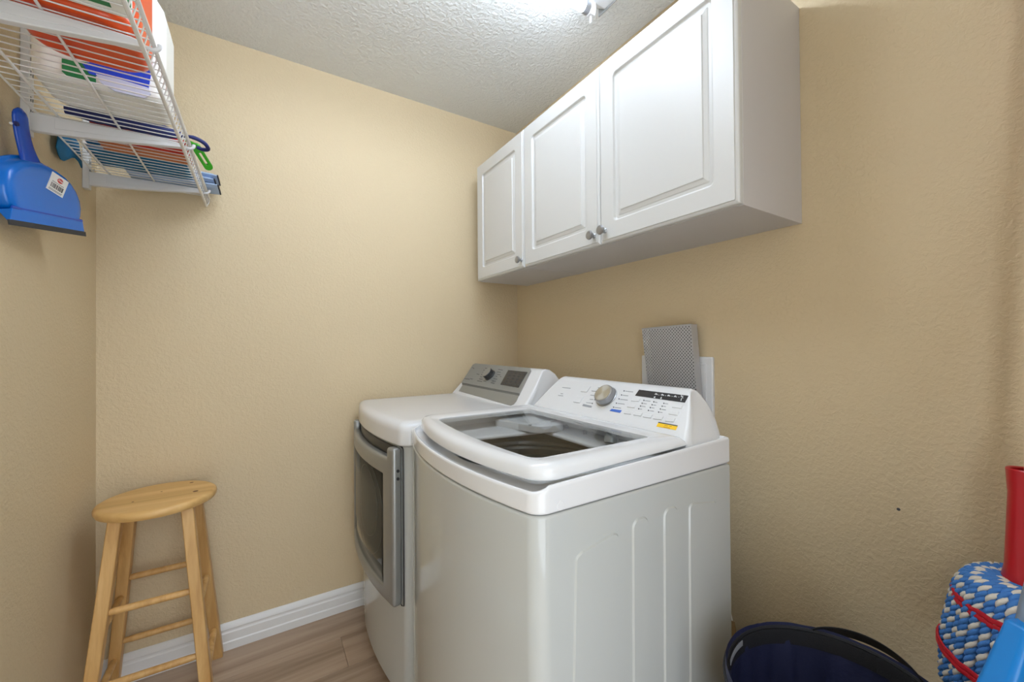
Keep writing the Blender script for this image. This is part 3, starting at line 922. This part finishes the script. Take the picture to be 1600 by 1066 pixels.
# ------------------------------------------------------------------ things on the shelf
TZ = SHZ + 0.0026
def jug(name, label, x0, x1, y0, y1, h, m, cap, group=None, r=0.03, neck=0.022):
    cx, cy = (x0 + x1) / 2, (y0 + y1) / 2
    t = thing(name, label, 'bottle', (cx, cy, TZ), group)
    def rr(i, z, q=None):
        return [(a, b, z) for a, b in fillet([(x0 + i, y0 + i), (x1 - i, y0 + i), (x1 - i, y1 - i), (x0 + i, y1 - i)], max((q or r) - i * .5, 0.006), 6)]
    hw, hd = (x1 - x0) / 2, (y1 - y0) / 2
    rings = [rr(0.035, TZ + 0.003), rr(0.022, TZ + 0.0028), rr(0.018, TZ), rr(0.010, TZ + 0.001), rr(0.003, TZ + 0.007), rr(0, TZ + 0.018), rr(0, TZ + h * 0.62), rr(0.006, TZ + h * 0.70), rr(min(hw, hd) * 0.3, TZ + h * 0.79), rr(min(hw, hd) * 0.55, TZ + h * 0.83)]
    nk = len(rings[0])
    for z in (h * 0.85, h * 0.88):
        rings.append([(cx + neck * (a - cx) / math.hypot(a - cx, b - cy), cy + neck * (b - cy) / math.hypot(a - cx, b - cy), TZ + z) for a, b, _ in rings[-1]])
    obj('body', loft(rings), m, t, angle=50)
    obj('cap', lathe((cx, cy, TZ + h * 0.87), (0, 0, 1), [(neck + 0.006, 0), (neck + 0.007, 0.003), (neck + 0.006, h * 0.12), (neck + 0.003, h * 0.13)], 24), cap, t)
    return t
YN = -0.716
j1 = jug('detergent_jug', 'white plastic detergent jug with blue and green label on wire shelf', -1.688, -1.463, YN, -0.568, 0.34, M_jug, M_blue, 'laundry bottles on the wire shelf')
def jl(pxs, m, h=0.0012, y=YN):
    return obj('label_patch', plate([on(a, b, 'Y', y) for a, b in pxs], h, (0, -1, 0)), m, j1, smooth=False)
jl([(97, 92), (97, 112), (104, 118), (150, 130), (150, 100)], M_green)
jl([(129, 100), (140, 116), (232, 142), (237, 112), (237, 84)], M_blue, 0.0016)
jl([(150, 116), (158, 130), (180, 143), (226, 154), (236, 148), (232, 138), (185, 124)], M_lav, 0.0020)
j2 = jug('detergent_jug', 'bright orange plastic jug standing behind the shelf lip', -1.640, -1.462, -0.985, -0.802, 0.31, M_orange, M_orange, 'laundry bottles on the wire shelf', 0.05, 0.03)
hp = [(-1.455, -0.893, TZ + 0.07), (-1.452, -0.893, TZ + 0.10)]
# near carton with green band
bx_ = thing('carton', 'white carton with green bands at the near part of the wire shelf', 'box', (-1.53, -1.10, TZ))
obj('body', box(-1.625, -1.462, -1.20, -1.000, TZ, TZ + 0.16), M_jug, bx_, bevel=0.003)
obj('green_band', box(-1.4625, -1.4610, -1.19, -1.015, TZ + 0.012, TZ + 0.145), M_green, bx_, smooth=False)
obj('green_band', box(-1.54, -1.485, -1.18, -1.02, TZ - 0.0003, TZ + 0.001), M_green, bx_, smooth=False)
# scrub pad
sg = obj('scrub_pad', loft([[(x, yy, TZ + z) for x, yy in fillet([(-1.715 + i, -1.09 + i), (-1.645 - i, -1.09 + i), (-1.645 - i, -0.97 - i), (-1.715 + i, -0.97 - i)], 0.012, 4)] for z, i in ((0, 0.003), (0.004, 0), (0.026, 0), (0.03, 0.003))]), M_greentuft, None, origin=(-1.68, -1.03, TZ))
tag(sg, 'dark green scrub pad lying on the wire shelf beside white carton', 'scrub pad')

# folded cloths at the far end of the shelf
def folded(name, label, x0, x1, y0, y1, z, layers, lh, m, hem=None, droop=0.0, seed=1, edge=0.0):
    rnd = random.Random(seed)
    t = thing(name, label, 'cloth', ((x0 + x1) / 2, (y0 + y1) / 2, z), 'folded cloths on the wire shelf')
    for k in range(layers):
        nx, ny = 18, 8
        jx, jy = rnd.uniform(-.006, .006), rnd.uniform(-.005, .005)
        top, bot = [], []
        z0 = z + k * lh
        def shape(u, v):
            x = x0 + jx + (x1 - x0) * u
            y = y0 + jy + (y1 - y0) * v
            dz = 0.0015 * math.sin(9 * u + k + seed) * math.sin(7 * v + 2 * k)
            over = max(0, x - (SHF + 0.006))
            dz -= droop * (over / 0.05) ** 1.5 if over > 0 else 0
            return x, y, dz
        V, Fc = [], []
        for s in (0, 1):
            for j in range(ny + 1):
                for i in range(nx + 1):
                    u, v = i / nx, j / ny
                    x, y, dz = shape(u, v)
                    e = min(u * (x1 - x0), (1 - u) * (x1 - x0), v * (y1 - y0), (1 - v) * (y1 - y0))
                    rd = min(lh * 0.48, 0.008)
                    q_ = min(e / rd, 1.0)
                    hgt = (1 - math.sqrt(max(0, 1 - (1 - q_) ** 2))) if q_ < 1 else 0
                    zz_ = z0 + (lh * 0.97 - hgt * lh * 0.4 + abs(dz) * 0 if s else hgt * lh * 0.4)
                    zz_ += (dz if (x > SHF + 0.006 or k > 0) else max(dz, 0))
                    V.append((x, y, zz_))
        n1 = (nx + 1) * (ny + 1)
        for j in range(ny):
            for i in range(nx):
                a = j * (nx + 1) + i
                Fc.append((a, a + 1, a + nx + 2, a + nx + 1))
                Fc.append((n1 + a, n1 + a + 1, n1 + a + nx + 2, n1 + a + nx + 1))
        bd = [i for i in range(nx + 1)] + [j * (nx + 1) + nx for j in range(1, ny + 1)] + [ny * (nx + 1) + i for i in range(nx - 1, -1, -1)] + [j * (nx + 1) for j in range(ny - 1, 0, -1)]
        for i, a in enumerate(bd):
            b = bd[(i + 1) % len(bd)]
            Fc.append((a, b, n1 + b, n1 + a))
        lay = obj('fold', (V, Fc), m[k % len(m)] if isinstance(m, (list, tuple)) else m, t)
        if hem:
            pts = []
            for j in range(ny + 1):
                x, y, dz = shape(1.0, j / ny)
                pts.append((x + 0.0015, y, z0 + lh * 0.5 + dz))
            obj('hem', tube(pts, 0.0028, 6), hem, lay)
    return t
folded('folded_towel', 'folded pale blue towel with charcoal hem overhanging the shelf end', -1.66, -1.410, -0.15, -0.045, TZ, 3, 0.017, M_terryblue, M_trimfab, 0.0, 2)
folded('folded_cloth', 'folded teal and white cleaning cloths on the shelf above the last bracket', -1.715, -1.475, -0.300, -0.165, TZ, 4, 0.012, [M_teal, M_whitecloth, M_teal, M_terryblue], None, 0.0, 5)
folded('folded_rag', 'red folded rag lying beside the navy umbrella on the shelf', -1.655, -1.452, -0.462, -0.385, TZ, 2, 0.014, M_redcloth, None, 0.0, 8)
folded('scrubbing_cloth', 'orange mesh scrubbing cloth between the red rag and teal cloths', -1.665, -1.455, -0.378, -0.312, TZ, 2, 0.011, M_orangemesh, None, 0.0, 9)
# teal cloth hanging behind the shelf's wall side
V, Fc = [], []
for j in range(9):
    for i in range(9):
        u, v = i / 8, j / 8
        V.append((-1.7475 + 0.004 * math.sin(5 * u + 3 * v), -0.37 + 0.17 * u, 1.845 - (0.085 + 0.02 * math.sin(6 * u)) * v))
for j in range(8):
    for i in range(8):
        a = j * 9 + i
        Fc.append((a, a + 1, a + 10, a + 9))
hang = obj('hanging_cloth', (V, Fc), M_teal, None, origin=(-1.747, -0.285, 1.845), solid=0.003)
tag(hang, 'teal cloth hanging down between the wire shelf and the left wall', 'cloth')
# navy umbrella with curved handle
um = thing('folded_umbrella', 'navy folded umbrella with curved handle hooked past the shelf edge', 'umbrella', (-1.55, -0.50, TZ))
R_U = 0.017
pts, rr_ = [], []
for i in range(17):
    u = i / 16
    pts.append((-1.69 + 0.23 * u, -0.510 + 0.012 * u, TZ + R_U + 0.001))
    rr_.append(R_U * (0.45 + 0.55 * math.sin(PI * min(u * 1.5 + 0.08, 0.5))) * (1.0 + 0.05 * math.sin(i * 2.1)) if u < 0.85 else R_U * (1 - (u - 0.85) * 3.2))
obj('canopy', tube(pts, rr_, 14), M_navy, um)
hk = spline([(-1.465, -0.498, TZ + 0.017), (-1.435, -0.497, TZ + 0.020), (-1.412, -0.492, TZ + 0.014), (-1.403, -0.480, TZ + 0.008), (-1.404, -0.464, TZ + 0.006), (-1.418, -0.452, TZ + 0.008), (-1.430, -0.450, TZ + 0.012)], 5)
obj('handle', tube(hk, [0.0045] * 5 + [0.0055] * (len(hk) - 5), 10), M_navy, um)
# bright green scrubber handle overhanging the shelf front
gq = [on(304, 226, 'X', -1.435), on(326, 262, 'X', -1.40)]
ga, gb = Vector((-1.462, -0.345, TZ + 0.034)), Vector((-1.385, -0.225, TZ + 0.052))
gb = on(326, 261, 'Y', -0.215)
ga = on(306, 229, 'Y', -0.265)
d_, u_, v_ = frame_of(gb - ga)
v_ = Vector((0.1, -0.8, -0.6)).normalized()
v_ = (v_ - d_ * v_.dot(d_)).normalized()
u_ = d_.cross(v_)
Lg = (gb - ga).length
gs = thing('scrub_brush', 'bright green plastic brush handle sticking out past the shelf front', 'brush', ga)
def cap_ring(hw, off, r):
    return [ga + d_ * a + u_ * b + v_ * off for a, b in fillet([(-0.01, -hw), (Lg + 0.01, -hw), (Lg + 0.01, hw), (-0.01, hw)], r, 6)]
outer0, outer1 = cap_ring(0.013, -0.006, 0.0125), cap_ring(0.013, 0.006, 0.0125)
in0 = [ga + d_ * a + u_ * b + v_ * -0.006 for a, b in fillet([(0.02, -0.0035), (Lg - 0.01, -0.0035), (Lg - 0.01, 0.0035), (0.02, 0.0035)], 0.003, 6)]
in1 = [Vector(p) + v_ * 0.012 for p in in0]
obj('handle', loft([outer0, outer1, in1, in0], closed=True), M_brightgreen, gs, bevel=0.0015)
hb = Vector((-1.50, ga.y + 0.01, max(ga.z - 0.005, TZ + 0.068)))
obj('neck', tube(spline([ga - d_ * 0.004, (ga + hb) / 2 + Vector((0, 0, 0.012)), hb], 4), 0.008, 8), M_brightgreen, gs)
obj('bristle_block', box(hb.x - 0.07, hb.x + 0.005, hb.y - 0.016, hb.y + 0.016, hb.z - 0.014, hb.z + 0.01), M_greentuft, gs, bevel=0.004)

# =================================================================== DUSTPAN ON THE LEFT WALL
lipL, lipR = on(16, 347, 'X', -1.730), on(134, 366, 'X', -1.672)
U2 = lipR - lipL
HWD = U2.length / 2
n2 = Vector((U2.x, U2.y, 0)).cross(Vector((0, 0, 1))).normalized()
U2.normalize()
V2 = n2.cross(U2)
O2 = (lipL + lipR) / 2
dpn = thing('dustpan', 'blue plastic dustpan with barcode sticker hanging on the left wall', 'dustpan', (-W, O2.y, O2.z))
def P2(u, v, off):
    return O2 + U2 * u + V2 * v + n2 * off
def uv(px, py, off=0.0):
    d = onplane(px, py, O2 + n2 * off, n2) - O2
    return d.dot(U2), d.dot(V2)
right = [(0.108, 0.026), (0.118, 0.042), (0.1235, 0.062), (0.1225, 0.084), (0.112, 0.110), (0.096, 0.129), (0.075, 0.144), (0.050, 0.154), (0.025, 0.160), (0.008, 0.162)]
out = [(-a, b) for a, b in right[::-1]][::-1][::-1]
out = right + [(-a, b) for a, b in right[::-1]]
def inset(pl, d, c=(0, 0.085)):
    r = []
    for a, b in pl:
        l = math.hypot(a - c[0], b - c[1])
        r.append((a - (a - c[0]) / l * d, b - (b - c[1]) / l * d if b > 0.05 else b + d * 0.15))
    return r
def pring(pl, off):
    return [P2(a, b, off) for a, b in pl]
pan = obj('pan', loft([pring(out, -0.030), pring(out, -0.026), pring(inset(out, 0.002), -0.0245), pring(inset(out, 0.006), -0.024), pring(inset(out, 0.008), -0.020), pring(inset(out, 0.011), -0.008), pring(inset(out, 0.016), -0.002), pring(inset(out, 0.024), 0.0), pring(inset(out, 0.034), 0.0005)], False, True), M_bluepl, dpn, solid=0.002, angle=60)
obj('front_ramp', loft([[P2(s * 0.107, 0.031, 0.001), P2(s * HWD * 0.985, 0.002, -0.001), P2(s * HWD * 0.985, 0.0, -0.004), P2(s * 0.107, 0.027, -0.026)] for s in (-1, 1)]), M_bluepl, pan, bevel=0.001)
obj('ramp_ridge', loft([[P2(s * 0.106, 0.038, -0.001), P2(s * 0.106, 0.034, 0.0025), P2(s * 0.107, 0.030, 0.0008), P2(s * 0.107, 0.030, -0.004)] for s in (-1, 1)]), M_bluedk, pan, bevel=0.0008)
obj('rubber_lip', loft([[P2(s * HWD, 0.006, 0.0006), P2(s * HWD * 1.015, -0.006, 0.0), P2(s * HWD * 1.015, -0.006, -0.003), P2(s * HWD, 0.006, -0.005)] for s in (-1, 1)]), M_rubber, pan, bevel=0.0006)
hb_u, hb_v = uv(47, 248, -0.016)
ht_u, ht_v = uv(24, 168, -0.020)
hrings = []
for i in range(17):
    t = i / 16
    u = hb_u + (ht_u - hb_u) * t
    v = hb_v - 0.016 + (ht_v - hb_v + 0.016) * t
    w = 0.0200 + 0.012 * (1 - t) ** 4
    if t > 0.82:
        w *= math.sqrt(max(0.06, 1 - ((t - 0.82) / 0.18) ** 2))
    th = 0.0085 * (1 if t < 0.85 else math.sqrt(max(0.1, 1 - ((t - 0.85) / 0.15) ** 2)))
    off = -0.013 - 0.006 * math.sin(PI * t)
    hrings.append([P2(u + w * math.cos(a), v, off + th * math.sin(a) * (0.75 if math.sin(a) < 0 else 1)) for a in [2 * PI * k / 20 for k in range(20)]])
hdl = obj('handle', loft(hrings), M_bluedk, dpn, angle=70, wn=False)
hu, hv = uv(30, 194, -0.006)
obj('hang_hole', lathe(P2(hu, hv, -0.013), n2, [(0.0048, 0), (0.0048, 0.0045)], 14), M_navy, hdl)
def stq(pxs, h, m, parent, name):
    return obj(name, plate([onplane(a, b, O2 + n2 * 0.0016, n2) for a, b in pxs], h, n2), m, parent, smooth=False)
def sp3(u, v):
    return onplane(*sq(u, v), O2 + n2 * 0.0016, n2)
SK = [(82, 268), (107, 285), (97, 309.5), (71.5, 293.5)]
sk = stq(SK, 0.0003, M_paper, pan, 'sticker')
def sq(u, v):      # bilinear on the sticker (u right, v down)
    a, b, c, d = [Vector(k) for k in SK]
    return (a * (1 - u) + b * u) * (1 - v) + (d * (1 - u) + c * u) * v
stq([sq(0.56 + 0.17 * math.cos(t), 0.24 + 0.13 * math.sin(t)) for t in [2 * PI * k / 20 for k in range(20)]], 0.0007, M_redpr, sk, 'logo')
rb = random.Random(4)
u = 0.14
while u < 0.86:
    w = rb.choice((0.02, 0.035, 0.05))
    obj('barcode_bar', plate([sp3(a, b) for a, b in ((u, 0.52), (u + w, 0.52), (u + w, 0.78), (u, 0.78))], 0.0007, n2), M_printd, sk, smooth=False)
    u += w + rb.choice((0.02, 0.03, 0.045))
for u0, u1, v0 in ((0.15, 0.85, 0.43), (0.1, 0.9, 0.85), (0.1, 0.86, 0.91)):
    obj('small_print', plate([sp3(a, b) for a, b in ((u0, v0), (u1, v0), (u1, v0 + 0.035), (u0, v0 + 0.035))], 0.0007, n2), M_print, sk, smooth=False)
for u0, v0 in ((0.44, 0.2), (0.52, 0.21), (0.60, 0.22), (0.67, 0.22)):
    obj('logo_letter', plate([sp3(a, b) for a, b in ((u0, v0), (u0 + 0.045, v0 - 0.02), (u0 + 0.045, v0 + 0.06), (u0, v0 + 0.08))], 0.0010, n2), M_printw, sk, smooth=False)
# the wall hook it hangs from
hkp = on(30, 194, 'X', -W)
hkt = thing('wall_hook', 'small white hook behind the blue dustpan handle on the left wall', 'hook', hkp)
hend = P2(hu, hv, -0.020)
obj('peg', tube([hkp, hkp + (hend - hkp) * 0.5, hend], 0.0028, 8), M_bracket, hkt)
obj('base', lathe(hkp, (1, 0, 0), [(0.009, 0), (0.009, 0.003), (0.006, 0.006)], 16), M_bracket, hkt)

# =================================================================== HAMPER
HC, HR, HZ = Vector((-0.400, -1.668)), 0.178, 0.572
hm = thing('laundry_hamper', 'round navy fabric pop-up hamper with black rim beside washing machine', 'hamper', (HC.x, HC.y, 0))
NA = 96
def hrad(a, z):
    t = z / HZ
    r = HR * (0.93 + 0.07 * t)
    wr = 0.005 * math.sin(11 * a + 3 * math.sin(5 * z)) + 0.004 * math.sin(23 * a + 7 * z) + 0.0025 * math.sin(41 * a - 9 * z)
    return r + wr * min(1, (1 - t) * 6) * min(1, t * 8 + 0.1) - 0.004 * math.sin(PI * t)
def rimz(a):
    return HZ + 0.008 * math.sin(2 * a + 0.6) - 0.004 * math.sin(3 * a)
rings = [[(HC.x + 0.02 * math.cos(2 * PI * i / NA), HC.y + 0.02 * math.sin(2 * PI * i / NA), 0.004) for i in range(NA)]]
zs = [0.004, 0.012, 0.04, 0.1, 0.18, 0.26, 0.34, 0.41, 0.47, 0.52, 0.56, 0.585, 1.0]
for z in zs:
    rg = []
    for i in range(NA):
        a = 2 * PI * i / NA
        zz_ = rimz(a) if z == 1.0 else z
        r = hrad(a, min(z, HZ))
        rg.append((HC.x + r * math.cos(a), HC.y + r * math.sin(a), zz_))
    rings.append(rg)
obj('fabric_body', loft(rings, True, False), M_navyfab, hm, solid=0.003, angle=60)
rp = [(HC.x + (HR + 0.001) * math.cos(a), HC.y + (HR + 0.001) * math.sin(a), rimz(a)) for a in [2 * PI * i / NA for i in range(NA)]]
def closed_tube(pts, rr_, n=8, rv=None):
    rings = []
    m = len(pts)
    for i, p in enumerate(pts):
        p = Vector(p)
        t = (Vector(pts[(i + 1) % m]) - Vector(pts[i - 1])).normalized()
        u = Vector((0, 0, 1))
        w = t.cross(u).normalized()
        rings.append([p + w * math.cos(2 * PI * k / n) * rr_ + u * math.sin(2 * PI * k / n) * (rv or rr_) for k in range(n)])
    return loft(rings, closed=True)
obj('rim', closed_tube(rp, 0.0045, 8, 0.0055), M_blackfab, hm)
def band(name, a0, a1, za, zb_, dr, m, parent, n=24):
    V, Fc = [], []
    for i in range(n + 1):
        a = a0 + (a1 - a0) * i / n
        for z in (za, zb_):
            r = HR + dr
            V.append((HC.x + r * math.cos(a), HC.y + r * math.sin(a), rimz(a) + z))
    for i in range(n):
        Fc.append((2 * i, 2 * i + 1, 2 * i + 3, 2 * i + 2))
    return obj(name, (V, Fc), m, parent, solid=0.0015)
band('inner_binding', 0, 2 * PI, -0.034, -0.002, -0.004, M_blackfab, hm, 96)
band('size_label', 1.55, 1.95, -0.014, -0.003, -0.0065, M_greyfab, hm)
# strap handle arching over the rim on the wall side
V, Fc = [], []
a0, a1 = math.radians(34), math.radians(-24)
for i in range(25):
    t = i / 24
    a = a0 + (a1 - a0) * t
    lift = 0.016 * math.sin(PI * t) ** 0.7
    r = HR + 0.006 + 0.012 * math.sin(PI * t)
    base = Vector((HC.x + r * math.cos(a), HC.y + r * math.sin(a), rimz(a) + lift))
    V += [base + Vector((-0.012 * math.cos(a), -0.012 * math.sin(a), 0.008)), base + Vector((0.014 * math.cos(a), 0.014 * math.sin(a), -0.020))]
for i in range(24):
    Fc.append((2 * i, 2 * i + 1, 2 * i + 3, 2 * i + 2))
obj('strap_handle', (V, Fc), M_blackfab, hm, solid=0.003)
obj('loose_thread', tube(spline([(HC.x + HR * 0.93, HC.y - 0.06, HZ - 0.01), (-0.20, -1.745, HZ - 0.03), (-0.16, -1.77, HZ - 0.05), (-0.13, -1.78, HZ - 0.09)], 6), 0.0009, 5), M_black, hm)

# =================================================================== PAPER BEHIND THE WASHER
a = on(1146, 950, 'Y', -1.30)
lp = thing('leaning_sheet', 'creased white sheet leaning on the right wall behind the washing machine', 'sheet', (-0.05, -1.24, 0))
SHT = [(-0.006, -1.14), (-0.012, -1.25), (-0.055, -1.275), (-0.06, -1.14)]
obj('sheet', ([(-0.004, -1.10, 0.40), (-0.004, -1.246, 0.352), (-0.030, -1.300, 0.20), (-0.050, -1.33, 0.0), (-0.10, -1.10, 0.0), (-0.05, -1.10, 0.2)], [(0, 1, 2, 5), (5, 2, 3, 4)]), M_paper, lp, smooth=False, solid=0.004)
obj('tan_edge', ([(-0.010, -1.150, 0.327), (-0.010, -1.262, 0.327), (-0.036, -1.300, 0.19), (-0.056, -1.15, 0.19)], [(0, 1, 2, 3)]), M_cardboard, lp, smooth=False, solid=0.004)

# =================================================================== MOP, BROOM AND RACK ON THE RIGHT WALL
TM = 0.695
mc = atdepth(1613, 760, TM)
def zat(py, t):
    return atdepth(1613, py, t).z
zt_, zb2 = zat(737, TM), zat(908, TM)
mp = thing('string_mop', 'blue and white string mop with red socket hanging at the right wall', 'mop', (mc.x, mc.y, zb2))
top = Vector((-0.020, mc.y - 0.02, 2.02))
base = Vector((mc.x, mc.y, zb2))
s_top = Vector((mc.x + 0.012, mc.y, zt_))
obj('socket', lathe(base - Vector((0, 0, 0.012)), s_top - base, [(0.034, 0), (0.037, 0.01), (0.0335, 0.03), (0.029, (s_top - base).length * 0.85), (0.0295, (s_top - base).length * 0.86), (0.0315, (s_top - base).length + 0.01), (0.030, (s_top - base).length + 0.012), (0.026, (s_top - base).length + 0.010), (0.022, (s_top - base).length * 0.8)], 28), M_redpl, mp)
obj('pole', cyl(s_top - Vector((0, 0, 0.06)), Vector((-0.045, mc.y - 0.015, 2.02)), 0.0115, 14), M_pole, mp)
def strand_mesh(name, r_out, zlen, ph):
    path = spline([(0.012, 0, -0.022), (0.042, 0, -0.008), (0.070, 0, -0.012), (r_out * 0.86, 0, -0.035), (r_out * 0.97, 0, -0.09), (r_out * 1.06, 0, -0.15), (r_out * 1.07, 0, -zlen)], 12)
    vfs = []
    acc = 0
    lens = [0]
    for i in range(1, len(path)):
        acc += (path[i] - path[i - 1]).length
        lens.append(acc)
    for ply, mi in ((0, 0), (1, 1), (2, 0)):
        pts = []
        for i, p in enumerate(path):
            t = (path[min(i + 1, len(path) - 1)] - path[max(i - 1, 0)]).normalized()
            u = Vector((0, 1, 0))
            v = t.cross(u)
            w = 2 * PI * (lens[i] / 0.034) + ply * 2 * PI / 3 + ph
            pts.append(p + (u * math.cos(w) + v * math.sin(w)) * 0.0042)
        vfs.append(setmat(tube(pts, 0.0043, 6), mi))
    V, Fc, Mi = join(*vfs)
    o = obj(name, (V, Fc, Mi), [M_ropeb, M_ropew], None, angle=60)
    return o
variants = [strand_mesh('strand', 0.098 + 0.002 * (i % 3), 0.222 + 0.002 * i, 1.3 * i) for i in range(6)] + [strand_mesh('strand', 0.078, 0.20, 4.0)]
used = [False] * 7
NS = 40
for i in range(NS):
    k = (i * 5 + i // 6) % 6
    o = variants[k] if not used[k] else inst(variants[k], base, mp, 'strand')
    used[k] = True
    o.parent = mp
    o.location = Vector(base) - ORG[mp.name]
    o.rotation_euler.z = 2 * PI * i / NS
for i in range(16):
    o = variants[6] if not used[6] else inst(variants[6], base, mp, 'strand')
    used[6] = True
    o.parent = mp
    o.location = Vector(base) - ORG[mp.name] + Vector((0, 0, -0.004))
    o.rotation_euler.z = 2 * PI * (i + 0.5) / 16
for rz, rr2, tl2 in ((-0.055, 0.0965, 0.10), (-0.155, 0.1165, 0.14)):
    for dz in (0.0, -0.009):
        ps = []
        for i in range(64):
            a = 2 * PI * i / 64
            ps.append(base + Vector((rr2 * math.cos(a), rr2 * math.sin(a), rz + dz + tl2 * 0.06 * math.sin(a + 0.3) + 0.0012 * math.sin(20 * a))))
        obj('stitched_band', closed_tube(ps, 0.0026, 6, 0.0048), M_redband, mp)
# blue broom in front of the mop
TB = 0.50
bc = atdepth(1628, 980, TB)
bt = thing('angle_broom', 'sky blue plastic broom head with grey pole hanging in front of the mop', 'broom', (bc.x, bc.y, bc.z - 0.3))
sc = TB / F_PX
def br_ring(z, hw, ht):
    return [bc + RT * a + FW.cross(Vector((0, 0, 1))).cross(RT).normalized() * 0 + Vector((FW.x, FW.y, 0)) * b + Vector((0, 0, z)) for a, b in fillet([(-hw, -ht), (hw, -ht), (hw, ht), (-hw, ht)], min(hw, ht) * 0.5, 4)]
obj('head', loft([br_ring(0.004, 0.028, 0.010), br_ring(0.0, 0.034, 0.014), br_ring(-0.078, 0.067, 0.018), br_ring(-0.16, 0.100, 0.022), br_ring(-0.17, 0.100, 0.020)]), M_skyblue, bt, angle=50)
obj('bristles', loft([br_ring(-0.165, 0.096, 0.018), br_ring(-0.30, 0.125, 0.026)]), M_bluedk, bt)
ptop = Vector((-0.045, YF + 0.36, 2.02))
obj('ferrule', tube([bc + Vector((0, 0, -0.01)), bc + Vector((0, 0, 0.015)), bc + (ptop - bc) * 0.06], [0.022, 0.019, 0.014], 16), M_grey, bt)
obj('pole', cyl(bc + (ptop - bc) * 0.02, ptop, 0.0115, 14), M_grey, bt)
rk = thing('tool_rack', 'white wall rack gripping the mop and broom poles by the doorway', 'rack', (0, mc.y - 0.05, 1.94))
obj('rail', box(-0.014, 0, -2.05, mc.y + 0.02, 1.93, 1.98), M_plasticm, rk, bevel=0.004)
for yy in (mc.y - 0.014, YF + 0.36):
    obj('clip', tube(spline([(-0.012, yy + 0.014, 1.955), (-0.045, yy + 0.019, 1.955), (-0.062, yy + 0.010, 1.955)], 5), 0.005, 8), M_plasticm, rk)
    obj('clip', tube(spline([(-0.012, yy - 0.014, 1.955), (-0.045, yy - 0.019, 1.955), (-0.062, yy - 0.010, 1.955)], 5), 0.005, 8), M_plasticm, rk)
